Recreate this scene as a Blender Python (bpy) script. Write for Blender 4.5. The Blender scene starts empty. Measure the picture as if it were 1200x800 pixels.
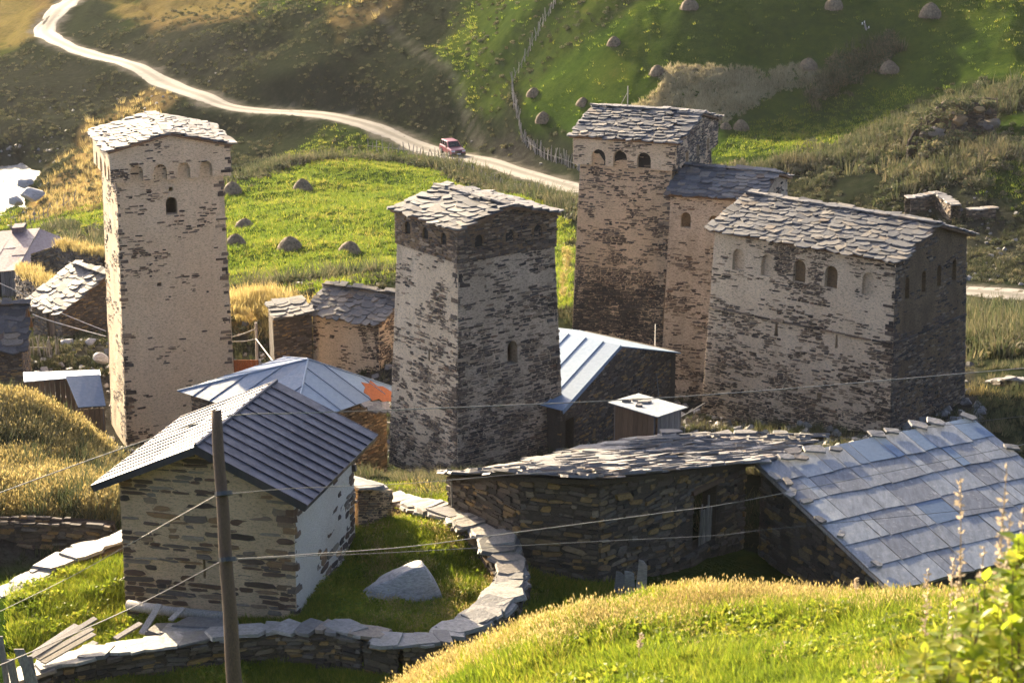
import bpy, bmesh, math, random
import numpy as np
from mathutils import Vector, Matrix, geometry
random.seed(7); RNG = np.random.default_rng(7)
SC = bpy.context.scene
COL = SC.collection

# ------------------------------------------------------------------ camera, sky, sun, exposure
FPX = 2500.0; PITCH = math.radians(16); CZ = 40.0
cam = bpy.data.cameras.new('camera'); camo = bpy.data.objects.new('camera', cam); COL.objects.link(camo)
cam.sensor_width = 36; cam.lens = FPX * 36 / 1200; cam.clip_start = 0.5; cam.clip_end = 9000
camo.location = (0, 0, CZ); camo.rotation_euler = (math.radians(90) - PITCH, 0, 0)
SC.camera = camo
cam.dof.use_dof = True; cam.dof.focus_distance = 75; cam.dof.aperture_fstop = 3.2
SUN_AZ = math.radians(29)      # to the left of the view direction
SUN_EL = math.radians(17.5)
sdir = Vector((-math.sin(SUN_AZ) * math.cos(SUN_EL), math.cos(SUN_AZ) * math.cos(SUN_EL), math.sin(SUN_EL)))
world = bpy.data.worlds.new('World'); SC.world = world; world.use_nodes = True
wn = world.node_tree; bg = wn.nodes['Background']
sky = wn.nodes.new('ShaderNodeTexSky'); sky.sky_type = 'NISHITA'; sky.sun_disc = False
sky.sun_elevation = SUN_EL; sky.sun_rotation = -SUN_AZ; sky.altitude = 2000; sky.dust_density = 6.0; sky.air_density = 0.35
sky.ozone_density = 0.0
wn.links.new(sky.outputs[0], bg.inputs[0]); bg.inputs[1].default_value = 0.15
sl = bpy.data.lights.new('sun', 'SUN'); sl.energy = 3.7; sl.angle = math.radians(0.6); sl.color = (1.0, 0.82, 0.56)
so = bpy.data.objects.new('sun', sl); COL.objects.link(so)
so.rotation_euler = sdir.to_track_quat('Z', 'Y').to_euler()
SC.view_settings.view_transform = 'Standard'; SC.view_settings.look = 'None'
SC.view_settings.gamma = 1; SC.view_settings.use_curve_mapping = False
SC.view_settings.exposure = 2.42
SC.view_settings.use_white_balance = True; SC.view_settings.white_balance_temperature = 6950
SC.render.engine = 'CYCLES'; SC.cycles.max_bounces = 5; SC.cycles.diffuse_bounces = 3
SC.cycles.transparent_max_bounces = 6; SC.cycles.use_denoising = True

# ------------------------------------------------------------------ survey: bearing on the photograph + distance -> metres
FW = np.array([0, math.cos(PITCH), -math.sin(PITCH)]); UP = np.array([0, math.sin(PITCH), math.cos(PITCH)])
CP = np.array([0, 0, CZ])
def ray(x, y): return np.array([(x - 600) / FPX, 0, 0]) + UP * ((400 - y) / FPX) + FW
def FD(d): return d if d <= 125 else 125 + (d - 125) * 1.5      # the valley beyond the village lies deeper
def P(x, y, d): return Vector(CP + ray(x, y) * FD(d))
def PZ(x, y, z):
    r = ray(x, y); return Vector(CP + r * ((z - CZ) / r[2]))
def PP(x, y, q, n):                       # bearing meets the plane through q with normal n
    r = Vector(ray(x, y)); c = Vector(CP); return c + r * ((q - c).dot(n) / r.dot(n))
def project(X, Y, Z):
    d = Y * FW[1] + (Z - CZ) * FW[2]
    return 600 + FPX * X / d, 400 - FPX * (Y * UP[1] + (Z - CZ) * UP[2]) / d, d

# ------------------------------------------------------------------ noise
_perm = RNG.permutation(1024); _g = RNG.uniform(-1, 1, 1024)
def vnoise(x, y):
    x = np.asarray(x, float); y = np.asarray(y, float)
    xi = np.floor(x).astype(int); yi = np.floor(y).astype(int); xf = x - xi; yf = y - yi
    u = xf * xf * xf * (xf * (xf * 6 - 15) + 10); v = yf * yf * yf * (yf * (yf * 6 - 15) + 10)
    h = lambda a, b: _g[_perm[(_perm[a & 1023] + b) & 1023]]
    return (h(xi, yi) * (1 - u) + h(xi + 1, yi) * u) * (1 - v) + (h(xi, yi + 1) * (1 - u) + h(xi + 1, yi + 1) * u) * v
def fbm(x, y, o=4):
    s = 0; a = 1; t = 0
    for k in range(o):
        s = s + a * vnoise(x * 2 ** k + 17.3 * k, y * 2 ** k - 9.1 * k); t += a; a *= .5
    return s / t
def sstep(a, b, x):
    t = np.clip((x - a) / (b - a), 0, 1); return t * t * (3 - 2 * t)

# ------------------------------------------------------------------ materials
MATS = {}
def nodes_of(name):
    m = bpy.data.materials.new(name); m.use_nodes = True; MATS[name] = m
    nt = m.node_tree; return m, nt, nt.nodes['Principled BSDF']
def N(nt, t, **kw):
    n = nt.nodes.new(t)
    for k, v in kw.items():
        if k.startswith('i_'): n.inputs[int(k[2:])].default_value = v
        else: setattr(n, k, v)
    return n
def ramp(nt, stops, interp='LINEAR'):
    n = nt.nodes.new('ShaderNodeValToRGB'); e = n.color_ramp.elements; n.color_ramp.interpolation = interp
    while len(e) < len(stops): e.new(0.5)
    for k, (p, c) in enumerate(stops): e[k].position = p; e[k].color = (*c, 1)
    return n
def noise(nt, scale, detail=4, rough=.6, coord=None, dist=0):
    n = nt.nodes.new('ShaderNodeTexNoise'); n.inputs['Scale'].default_value = scale; n.inputs['Detail'].default_value = detail
    n.inputs['Roughness'].default_value = rough; n.inputs['Distortion'].default_value = dist
    if coord is not None: nt.links.new(coord, n.inputs['Vector'])
    return n
def mixc(nt, a, b, f, mode='MIX'):
    n = nt.nodes.new('ShaderNodeMix'); n.data_type = 'RGBA'; n.blend_type = mode
    for s, v in ((n.inputs[6], a), (n.inputs[7], b), (n.inputs[0], f)):
        if isinstance(v, (int, float)): s.default_value = v
        elif isinstance(v, tuple): s.default_value = (*v, 1)
        else: nt.links.new(v, s)
    return n.outputs[2]
def math_(nt, op, a, b=0.0):
    n = nt.nodes.new('ShaderNodeMath'); n.operation = op
    for s, v in ((n.inputs[0], a), (n.inputs[1], b)):
        if isinstance(v, (int, float)): s.default_value = v
        else: nt.links.new(v, s)
    return n.outputs[0]
def bump(nt, bs, h, strength=.5, dist=.03):
    b = nt.nodes.new('ShaderNodeBump'); b.inputs['Strength'].default_value = strength; b.inputs['Distance'].default_value = dist
    nt.links.new(h, b.inputs['Height']); nt.links.new(b.outputs[0], bs.inputs['Normal'])
def wpos(nt, scale=(1, 1, 1), obj=False):
    g = nt.nodes.new('ShaderNodeTexCoord') if obj else nt.nodes.new('ShaderNodeNewGeometry')
    o = g.outputs['Object'] if obj else g.outputs['Position']
    if scale == (1, 1, 1): return o
    m = nt.nodes.new('ShaderNodeMapping'); m.inputs['Scale'].default_value = scale
    nt.links.new(o, m.inputs['Vector']); return m.outputs[0]
def rnd(nt):                                # one random number for each stone, whether it is its own object or part of a joined wall
    oi = nt.nodes.new('ShaderNodeObjectInfo'); at = nt.nodes.new('ShaderNodeAttribute'); at.attribute_name = 'rnd'
    return math_(nt, 'FRACT', math_(nt, 'ADD', oi.outputs['Random'], at.outputs['Fac']))

def m_stone(name, stops, rough=.85, bstr=.6, lichen=None):
    m, nt, b = nodes_of(name); r = rnd(nt); c = ramp(nt, stops); nt.links.new(r, c.inputs[0])
    p = wpos(nt, (1, 1, 3)); n1 = noise(nt, 9, 5, .7, p); n2 = noise(nt, 2.2, 3, .6, p)
    v = ramp(nt, [(.25, (.45, .45, .46)), (.75, (1.35, 1.32, 1.28))]); nt.links.new(n1.outputs[0], v.inputs[0])
    col = mixc(nt, c.outputs[0], v.outputs[0], 1.0, 'MULTIPLY')
    if lichen:
        l = ramp(nt, [(.56, (0, 0, 0)), (.7, (1, 1, 1))]); nt.links.new(n2.outputs[0], l.inputs[0])
        col = mixc(nt, col, lichen, math_(nt, 'MULTIPLY', l.outputs[0], .5))
    nt.links.new(col, b.inputs['Base Color']); b.inputs['Roughness'].default_value = rough
    bump(nt, b, n1.outputs[0], bstr, .03); return m
def m_plaster(name, base, dark, stain, amount=.55, fine=1.0):
    m, nt, b = nodes_of(name); p = wpos(nt); ps = wpos(nt, (1, 1, .35)); pf = wpos(nt, (1, 1, 2.8))
    n1 = noise(nt, .9, 5, .65, ps, .4); n2 = noise(nt, 8, 6, .78, pf); n3 = noise(nt, 22, 4, .7, pf)
    r1 = ramp(nt, [(.38, (0, 0, 0)), (.68, (1, 1, 1))]); nt.links.new(n1.outputs[0], r1.inputs[0])
    r2 = ramp(nt, [(.5, (0, 0, 0)), (.6, (1, 1, 1))]); nt.links.new(n2.outputs[0], r2.inputs[0])
    col = mixc(nt, base, dark, math_(nt, 'MULTIPLY', r1.outputs[0], amount))
    col = mixc(nt, col, stain, math_(nt, 'MULTIPLY', r2.outputs[0], min(.85, .6 * fine)))
    v = ramp(nt, [(.3, (.75, .74, .72)), (.7, (1.15, 1.15, 1.15))]); nt.links.new(n3.outputs[0], v.inputs[0])
    col = mixc(nt, col, v.outputs[0], 1.0, 'MULTIPLY')
    nt.links.new(col, b.inputs['Base Color']); b.inputs['Roughness'].default_value = .95
    h = math_(nt, 'ADD', n2.outputs[0], math_(nt, 'MULTIPLY', n3.outputs[0], .5)); bump(nt, b, h, 1.0, .08); return m
def m_metal(name, base, alt, rough=.4, metallic=.5, streak=(6, 6, .6), spec=.5, rust=None, var=.17):
    m, nt, b = nodes_of(name); p = wpos(nt, streak); n1 = noise(nt, 1.2, 5, .7, p); n2 = noise(nt, 5, 4, .7, wpos(nt))
    r = rnd(nt); v = ramp(nt, [(0, (1 - var, 1 - var, 1 - var * .9)), (1, (1 + var, 1 + var, 1 + var * .9))]); nt.links.new(r, v.inputs[0])
    f = ramp(nt, [(.35, (0, 0, 0)), (.7, (1, 1, 1))]); nt.links.new(n1.outputs[0], f.inputs[0])
    col = mixc(nt, base, alt, f.outputs[0]); col = mixc(nt, col, v.outputs[0], 1.0, 'MULTIPLY')
    if rust:
        l = ramp(nt, [(.55, (0, 0, 0)), (.72, (1, 1, 1))]); nt.links.new(n2.outputs[0], l.inputs[0])
        col = mixc(nt, col, rust, math_(nt, 'MULTIPLY', l.outputs[0], .8))
    nt.links.new(col, b.inputs['Base Color']); b.inputs['Metallic'].default_value = metallic
    rr = ramp(nt, [(.3, (rough * .75,) * 3), (.7, (min(1, rough * 1.35),) * 3)]); nt.links.new(n2.outputs[0], rr.inputs[0])
    nt.links.new(rr.outputs[0], b.inputs['Roughness']); b.inputs['Specular IOR Level'].default_value = spec
    bump(nt, b, n1.outputs[0], .25, .02); return m
def m_wood(name, a, bb, rough=.85, scale=(14, 14, 1.2)):
    m, nt, b = nodes_of(name); p = wpos(nt, scale, True); n1 = noise(nt, 2, 5, .7, p); r = rnd(nt)
    c = ramp(nt, [(.3, a), (.7, bb)]); nt.links.new(n1.outputs[0], c.inputs[0])
    v = ramp(nt, [(0, (.65, .65, .65)), (1, (1.25, 1.25, 1.25))]); nt.links.new(r, v.inputs[0])
    nt.links.new(mixc(nt, c.outputs[0], v.outputs[0], 1.0, 'MULTIPLY'), b.inputs['Base Color'])
    b.inputs['Roughness'].default_value = rough; bump(nt, b, n1.outputs[0], .5, .02); return m
def m_leaf(name, stops, transl=.45, rough=.6, patch=None):
    m, nt, b = nodes_of(name); oi = nt.nodes.new('ShaderNodeObjectInfo'); at = nt.nodes.new('ShaderNodeAttribute'); at.attribute_name = 'rnd'
    r = math_(nt, 'FRACT', math_(nt, 'ADD', math_(nt, 'MULTIPLY', oi.outputs['Random'], .7), at.outputs['Fac']))
    n = noise(nt, patch or .35, 3, .6, wpos(nt)); q = math_(nt, 'ADD', math_(nt, 'MULTIPLY', r, .5), math_(nt, 'MULTIPLY', math_(nt, 'SUBTRACT', n.outputs[0], .25), 1.0))
    c = ramp(nt, stops); nt.links.new(q, c.inputs[0]); nt.links.new(c.outputs[0], b.inputs['Base Color'])
    b.inputs['Roughness'].default_value = rough; b.inputs['Specular IOR Level'].default_value = .25
    t = nt.nodes.new('ShaderNodeBsdfTranslucent'); nt.links.new(c.outputs[0], t.inputs['Color'])
    mx = nt.nodes.new('ShaderNodeMixShader'); mx.inputs[0].default_value = transl
    nt.links.new(b.outputs[0], mx.inputs[1]); nt.links.new(t.outputs[0], mx.inputs[2])
    nt.links.new(mx.outputs[0], nt.nodes['Material Output'].inputs['Surface']); return m
def m_plain(name, col, rough=.7, metallic=0, var=.3, scale=8):
    m, nt, b = nodes_of(name); n = noise(nt, scale, 4, .6, wpos(nt))
    lo = tuple(c * (1 - var) for c in col); hi = tuple(c * (1 + var) for c in col)
    r = ramp(nt, [(.3, lo), (.7, hi)]); nt.links.new(n.outputs[0], r.inputs[0]); nt.links.new(r.outputs[0], b.inputs['Base Color'])
    b.inputs['Roughness'].default_value = rough; b.inputs['Metallic'].default_value = metallic; return m

m_stone('stone', [(0, (.025, .02, .017)), (.25, (.065, .045, .032)), (.45, (.12, .085, .058)), (.6, (.08, .07, .062)), (.75, (.2, .145, .095)), (.9, (.34, .26, .175)), (1, (.16, .09, .05))])
m_stone('stone_house', [(0, (.04, .03, .025)), (.25, (.13, .07, .042)), (.45, (.075, .055, .045)), (.6, (.19, .155, .125)), (.75, (.25, .145, .07)), (.88, (.1, .075, .06)), (1, (.3, .25, .19))])
m_stone('stone_dark', [(0, (.035, .028, .023)), (.3, (.085, .065, .05)), (.5, (.13, .1, .072)), (.7, (.12, .108, .095)), (.86, (.3, .19, .07)), (.94, (.2, .12, .05)), (1, (.25, .21, .165))])
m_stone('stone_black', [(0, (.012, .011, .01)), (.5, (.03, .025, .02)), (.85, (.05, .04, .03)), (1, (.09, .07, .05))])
m_stone('slate', [(0, (.03, .034, .042)), (.3, (.06, .068, .08)), (.6, (.1, .105, .112)), (.8, (.15, .14, .125)), (.93, (.2, .175, .14)), (1, (.08, .05, .035))], .72, .6, (.15, .115, .06))
m_stone('slab', [(0, (.1, .1, .1)), (.4, (.2, .2, .19)), (.8, (.3, .285, .26)), (1, (.2, .155, .11))], .65, .8, (.13, .12, .08))
m_stone('roof_slab', [(0, (.05, .05, .052)), (.4, (.11, .11, .108)), (.8, (.19, .175, .155)), (1, (.16, .11, .07))], .65, .8, (.15, .12, .07))
m_stone('boulder', [(0, (.34, .34, .345)), (1, (.42, .42, .42))], .8, 1.0, (.12, .12, .12))
m_plaster('plaster', (.8, .64, .43), (.62, .46, .29), (.2, .14, .09), .5, .95)
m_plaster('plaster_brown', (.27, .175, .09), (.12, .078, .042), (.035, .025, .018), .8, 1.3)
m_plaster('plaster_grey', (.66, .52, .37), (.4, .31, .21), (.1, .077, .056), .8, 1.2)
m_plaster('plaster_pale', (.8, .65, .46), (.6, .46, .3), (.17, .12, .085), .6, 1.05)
m_plaster('plaster_white', (.8, .75, .67), (.55, .46, .36), (.45, .38, .3), .35, .45)
m_plaster('mortar', (.74, .55, .35), (.5, .36, .22), (.15, .1, .065), .6, .9)
m_plaster('mortar_dark', (.1, .08, .06), (.06, .047, .036), (.04, .032, .025), .7)
m_metal('metal_navy', (.03, .036, .055), (.055, .062, .085), .5, .7)
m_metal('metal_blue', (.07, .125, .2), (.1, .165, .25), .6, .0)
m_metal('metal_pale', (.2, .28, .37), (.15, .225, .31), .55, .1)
m_metal('metal_rusty', (.13, .09, .1), (.2, .15, .15), .55, .2, rust=(.12, .055, .03))
m_metal('sheet', (.13, .15, .17), (.25, .275, .3), .62, .1, (5, 1.2, 5), rust=(.36, .375, .385), var=.32)
m_plain('rust', (.3, .09, .025), .9, 0, .35, 14)
m_wood('wood_grey', (.12, .11, .1), (.33, .3, .27)); m_wood('wood_brown', (.1, .055, .03), (.22, .13, .07))
m_wood('wood_pole', (.06, .034, .018), (.17, .1, .05), .8, (30, 30, 1.0))
m_plain('shade_black', (.012, .011, .01), .95); m_plain('wire', (.05, .05, .05), .5); m_plain('wire_pale', (.2, .19, .17), .6)  # first colour is shade painted near-black, for arch backs and doorways
m_plain('ceramic', (.7, .7, .68), .3)
m_plain('car_paint', (.22, .03, .06), .3, .2, .1); m_plain('car_glass', (.015, .017, .02), .1); m_plain('tyre', (.02, .02, .02), .8)
m_plain('headlight', (.7, .7, .72), .2); m_plain('chrome', (.4, .4, .42), .3, .8)
m_plain('hay', (.15, .11, .065), .95, 0, .6, 5)
m_leaf('grass_green', [(.1, (.07, .11, .012)), (.4, (.15, .21, .018)), (.65, (.27, .3, .03)), (.85, (.4, .33, .07))], .5, .6, .5)
m_leaf('grass_meadow', [(.1, (.06, .1, .012)), (.4, (.12, .18, .02)), (.65, (.22, .25, .03)), (.9, (.32, .26, .07))], .5, .7, .12)
m_leaf('grass_dry', [(.1, (.2, .15, .055)), (.45, (.36, .28, .1)), (.8, (.5, .41, .18))], .45, .7, .6)
m_leaf('scrub', [(.1, (.03, .045, .018)), (.45, (.07, .085, .038)), (.8, (.19, .16, .09))], .4, .8, .3)
m_leaf('bush_leaf', [(.1, (.14, .22, .015)), (.5, (.3, .36, .03)), (.85, (.5, .45, .08))], .62, .45, 2.5)
m_leaf('weed_grey', [(.1, (.22, .19, .1)), (.5, (.38, .33, .19)), (.85, (.5, .44, .28))], .4, .8, .5)
m_leaf('slope_grass', [(.1, (.012, .02, .009)), (.45, (.028, .036, .016)), (.8, (.075, .068, .036))], .25, .9, .15)
m_leaf('stalk_dry', [(.1, (.35, .27, .17)), (.8, (.6, .5, .36))], .4, .7, 2)

# ------------------------------------------------------------------ object helpers
ROOT_T = {}
def tag(o, label, cat, group=None):
    o['label'] = label; o['category'] = cat; o['kind'] = 'thing'
    if group: o['group'] = group
    return o
def thing(name, label, cat, loc, group=None):
    o = bpy.data.objects.new(name, None); COL.objects.link(o); o.empty_display_size = .5
    o.location = loc; ROOT_T[o] = Matrix.Translation(Vector(loc)); return tag(o, label, cat, group)
def setparent(o, parent):
    if parent is None: return
    o.parent = parent
    if parent in ROOT_T: o.matrix_parent_inverse = ROOT_T[parent].inverted()
def link(name, me, parent=None, mat=None, M=None):
    o = bpy.data.objects.new(name, me); COL.objects.link(o)
    if mat and not me.materials: me.materials.append(MATS[mat])
    setparent(o, parent)
    if M is not None: o.matrix_basis = M
    return o
def mesh(name, v, f, mat=None, smooth=False):
    me = bpy.data.meshes.new(name); me.from_pydata([tuple(a) for a in v], [], f); me.update()
    if mat: me.materials.append(MATS[mat])
    if smooth: me.shade_smooth()
    return me
def part(name, v, f, mat, parent, smooth=False): return link(name, mesh(name, v, f, mat, smooth), parent)
BOXF = [(0, 3, 2, 1), (4, 5, 6, 7), (0, 1, 5, 4), (1, 2, 6, 5), (2, 3, 7, 6), (3, 0, 4, 7)]
def slab(name, quad, th, mat, parent=None, down=True):
    """a sheet with thickness under a quad given counter-clockwise from outside"""
    q = [Vector(a) for a in quad]; n = (q[1] - q[0]).cross(q[2] - q[0]).normalized()
    lo = [a - n * th for a in q]; return part(name, lo + q, BOXF, mat, parent)
def frame(c, u, v, n):
    M = Matrix.Identity(4)
    for k, a in enumerate((u, v, n, c)):
        for r in range(3): M[r][k] = a[r]
    return M
# irregular stone and slate pieces that many objects share
def piece(kind, k):
    r = random.Random(100 * k + hash(kind) % 7 * 0 + {'stone': 1, 'slate': 2, 'slab': 3, 'rubble': 4}[kind])
    if kind == 'stone': ang = [(-.5, -.15), (-.4, -.5), (.3, -.5), (.5, -.2), (.44, .45), (-.05, .5), (-.46, .4)]; j = .09
    elif kind == 'slate': ang = [(-.5, -.3), (-.28, -.5), (.25, -.52), (.5, -.32), (.5, .5), (-.5, .5)]; j = .09
    elif kind == 'rubble': ang = [(-.5, -.3), (-.36, -.5), (.4, -.5), (.5, -.15), (.44, .46), (-.4, .5)]; j = .11
    else: ang = [(-.5, -.35), (-.2, -.5), (.3, -.5), (.5, -.2), (.45, .4), (.1, .5), (-.4, .45)]; j = .1
    pts = [(x + r.uniform(-j, j), y + r.uniform(-j, j)) for x, y in ang]; n = len(pts)
    v = [(x, y, -.5) for x, y in pts] + [(x * (.94 if kind != 'slate' else .98), y * .93, .5 + r.uniform(-.12, .12) * (kind != 'slate')) for x, y in pts]
    f = [tuple(range(n, 2 * n))] + [(i, (i + 1) % n, n + (i + 1) % n, n + i) for i in range(n)] + [tuple(range(n - 1, -1, -1))]
    return v, f
KIND = {k: [piece(k, i) for i in range(14)] for k in ('stone', 'slate', 'slab', 'rubble')}
_pm = {}
def piece_mesh(kind, i, mat):
    if (kind, i, mat) not in _pm:
        v, f = KIND[kind][i]; _pm[(kind, i, mat)] = mesh(kind, v, f, mat)
    return _pm[(kind, i, mat)]
def put(kind, M, mat, parent, name=None):
    return link(name or kind, piece_mesh(kind, random.randrange(14), mat), parent, None, M)
def joined(name, items, mat, parent):
    """items (kind, matrix) -> one mesh with a random number on each piece"""
    V = []; Fc = []; R = []
    for kind, M in items:
        v, f = KIND[kind][random.randrange(14)]; o = len(V); x = random.random()
        V += [M @ Vector(a) for a in v]
        for q in f: Fc.append(tuple(i + o for i in q)); R.append(x)
    if not V: return None
    me = mesh(name, V, Fc, mat); a = me.attributes.new('rnd', 'FLOAT', 'FACE'); a.data.foreach_set('value', R)
    o = link(name, me, parent); o['kind'] = 'stuff'; return o

def pip(poly, x, y):
    c = False; n = len(poly)
    for i in range(n):
        x1, y1 = poly[i]; x2, y2 = poly[i - 1]
        if (y1 > y) != (y2 > y) and x < (x2 - x1) * (y - y1) / (y2 - y1) + x1: c = not c
    return c
def face_frame(bl, br, tr, tl):
    O = bl.copy(); U = (br - bl).normalized(); Nn = U.cross(tl - bl).normalized(); V = Nn.cross(U)
    uv = lambda p: ((p - O).dot(U), (p - O).dot(V)); return O, U, V, Nn, uv
def panel(name, quad, mat, parent, thick=.4, top=None, notches=(), holes=(), grid=.3, rough=.02, mitre=True):
    """a wall of real thickness: quad bl,br,tr,tl; top = extra outline points (gable); notches cut the lower edge, holes go through"""
    O, U, V, Nn, uv = face_frame(*quad)
    bl, br, tr, tl = [uv(a) for a in quad]
    out = [bl]
    for pts in sorted(notches, key=lambda s: s[0][0]): out += pts
    out += [br, tr] + ([uv(t) for t in (top or [])]) + [tl]
    loops = [out] + [list(h) for h in holes]
    vs = []; es = []
    for lp in loops:
        o = len(vs); vs += [Vector(a) for a in lp]; es += [(o + i, o + (i + 1) % len(lp)) for i in range(len(lp))]
    nb = len(vs); W = max(a[0] for a in out); H = max(a[1] for a in out); x0 = min(a[0] for a in out); y0 = min(a[1] for a in out)
    y = y0 + grid * .5
    while y < H:
        x = x0 + grid * .5
        while x < W:
            q = (x + random.uniform(-.08, .08) * grid, y + random.uniform(-.08, .08) * grid)
            if pip(out, *q) and not any(pip(h, *q) for h in holes): vs.append(Vector(q))
            x += grid
        y += grid
    r = geometry.delaunay_2d_cdt(vs, es, [], 0, 1e-5)
    v2 = r[0]; tris = []
    for f in r[2]:
        c = sum((v2[i] for i in f), Vector((0, 0))) / len(f)
        if pip(out, c.x, c.y) and not any(pip(h, c.x, c.y) for h in holes): tris.append(tuple(f))
    orig = r[3]; bound = set(i for i, q in enumerate(orig) if any(k < nb for k in q))
    nz = fbm(np.array([a.x * 1.3 + O.x for a in v2]), np.array([a.y * 1.3 + O.z for a in v2]), 3) if v2 else []
    def w3(a, dz, sh=0):
        u = a.x
        if mitre and sh: u = min(max(u, x0 + sh), W - sh)
        return O + U * u + V * a.y + Nn * dz
    fr = [w3(a, 0 if i in bound else rough * 2 * nz[i]) for i, a in enumerate(v2)]
    fc = []
    for f in tris:
        a, b, c = (v2[i] for i in f[:3])
        fc.append(f if (b - a).cross(c - a) > 0 else f[::-1])
    verts = list(fr); o = len(verts); lab = {}
    inv = {}
    for i, q in enumerate(orig):
        for k in q: inv[k] = i
    s = 0
    for li, lp in enumerate(loops):
        idx = [inv[s + k] for k in range(len(lp))]; s += len(lp)
        b0 = len(verts)
        for k in idx: verts.append(w3(v2[k], -thick, thick * 1.02 if li == 0 else 0))
        n = len(idx)
        for k in range(n):
            a, b = idx[k], idx[(k + 1) % n]; q = (a, b0 + k, b0 + (k + 1) % n, b) if li == 0 else (a, b0 + k, b0 + (k + 1) % n, b)
            fc.append(q)
    return part(name, verts, fc, mat, parent)
def arch(u, v, w, h, n=6):                 # arched outline, base centre (u,v)
    r = w / 2; p = [(u - r, v)]
    for k in range(n + 1):
        a = math.pi * (1 - k / n); p.append((u + r * math.cos(a), v + h - r + r * math.sin(a)))
    p.append((u + r, v)); return p
def rect(u, v, w, h): return [(u - w / 2, v), (u + w / 2, v), (u + w / 2, v + h), (u - w / 2, v + h)]

def masonry(parent, quad, expose, mat='stone', course=(.04, .11), length=(.1, .4), proud=(.002, .045), big=60, top=None, holes=(), kind='stone', seed=0, wander=1.0, quoins=True, name='stone', tiltk=.05):
    """courses of stones on a wall face; expose(u,v) in 0..1 is how bare of plaster the wall is there"""
    O, U, V, Nn, uv = face_frame(*quad)
    out = [uv(a) for a in quad[:3]] + [uv(t) for t in (top or [])] + [uv(quad[3])]
    W = max(a[0] for a in out); H = max(a[1] for a in out); x0 = min(a[0] for a in out); items = []
    y = .0; rs = random.Random(seed)
    while y < H:
        ch = rs.uniform(*course); x = x0 - rs.uniform(0, .3)
        while x < W:
            L = rs.uniform(*length) * (1.2 if ch > sum(course) / 2 else .9); cx, cy = x + L / 2, y + ch / 2
            x += L + rs.uniform(.008, .03)
            l, r = cx - L / 2, cx + L / 2
            el = [c for c in (l, cx, r) if pip(out, c, cy)]
            if not el: continue
            if len(el) < 3:                                  # trim to the wall's edge
                while not pip(out, l, cy) and l < r: l += .02
                while not pip(out, r, cy) and r > l: r -= .02
                if r - l < .08: continue
                l -= .012 * (l > x0 + .05 or 1); r += .012
            if any(pip(h, cx, cy) or pip(h, l + .03, cy) or pip(h, r - .03, cy) for h in holes): continue
            c = (l + r) / 2
            e = expose((c - x0) / (W - x0), cy / H)
            n = float(fbm(np.array(c * .9 + seed * 3.1), np.array(cy * 1.6 + seed), 4)) * .7 * wander
            e2 = e + n + rs.uniform(-.34, .34)
            if e2 < .5: continue
            h2 = ch * rs.uniform(.72, .97); pr = rs.uniform(*proud); dep = .14
            a = rs.gauss(0, tiltk); u2 = (U * math.cos(a) + V * math.sin(a)); v2 = (V * math.cos(a) - U * math.sin(a))
            M = frame(O + U * c + V * cy + Nn * (pr - dep / 2), u2 * (r - l), v2 * h2, Nn * dep)
            items.append(((r - l) * h2, M))
        y += ch
    items.sort(key=lambda t: -t[0])
    for a, M in items[:big]: put(kind, M, mat, parent, name)
    joined('stonework', [(kind, M) for a, M in items[big:]], mat, parent)
    return len(items)

def quoins(parent, b, t, n1, n2, mat, seed, cover=.45, name='quoin'):
    """rough corner stones up one edge; n1, n2 are the outward directions of the two walls that meet there"""
    rs = random.Random(seed); H = (t - b).length; y = 0; it = []; ax = (t - b).normalized()
    while y < H - .05:
        h = rs.uniform(.07, .2)
        if rs.random() < cover:
            l1, l2 = (rs.uniform(.3, .6), rs.uniform(.14, .3)) if rs.random() < .5 else (rs.uniform(.14, .3), rs.uniform(.3, .6)); p1, p2 = rs.uniform(.0, .045), rs.uniform(.0, .045)
            c = b + ax * (y + h / 2) + n1 * (p1 - l2 / 2) + n2 * (p2 - l1 / 2)
            it.append(('stone', frame(c, n2 * l1 * 1.08, ax.cross(n2).normalized() * l2 * 1.08, ax * h * .9)))
        y += h
    joined('quoins', it, mat, parent)
def slate_roof(parent, e0, e1, r1, r0, size=(.38, .72), expo=.34, mat='slate', th=.045, skip=None, jitter=1.0, curve=None, name='slate', limit=300):
    """slabs laid in rows from eave e0->e1 up to ridge r0->r1 (e0,e1,r1,r0 counter-clockwise from outside)"""
    e0, e1, r1, r0 = (Vector(a) for a in (e0, e1, r1, r0))
    n = (e1 - e0).cross(r0 - e0).normalized(); SL = ((r0 - e0).length + (r1 - e1).length) / 2
    rows = max(1, int(SL / expo)); cnt = 0
    for k in range(rows + 1):
        t = min(1, (k + .35) / rows); a = e0.lerp(r0, t); b = e1.lerp(r1, t); W = (b - a).length; U = (b - a) / W
        D = n.cross(U).normalized(); x = -random.uniform(0, .2)
        while x < W - .05:
            w = random.uniform(*size) * random.choice((.75, 1, 1, 1.3)); c = x + w / 2; x += w * .93
            if c > W + .1 or (skip and skip(c / W, t)): continue
            L = expo * random.uniform(1.6, 2.3); tl = math.asin(min(.3, th * 1.5 / L)) + random.gauss(0, .035) * jitter
            rz = random.gauss(0, .10) * jitter; q = a + U * min(max(c, w * .3), W - w * .3) + n * (th * random.uniform(.9, 1.7)) + D * random.gauss(0, .05) * jitter
            u2 = U * math.cos(rz) + D * math.sin(rz); d2 = D * math.cos(rz) - U * math.sin(rz)
            rl = random.gauss(0, .03) * jitter
            d3 = (d2 * math.cos(tl) - n * math.sin(tl)); n3 = u2.cross(d3); u3 = (u2 * math.cos(rl) + n3 * math.sin(rl)); n3 = u3.cross(d3)
            put('slate', frame(q, u3 * w, d3 * L, n3 * th * random.uniform(.7, 1.5)), mat, parent, name); cnt += 1
            if cnt >= limit: return
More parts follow.
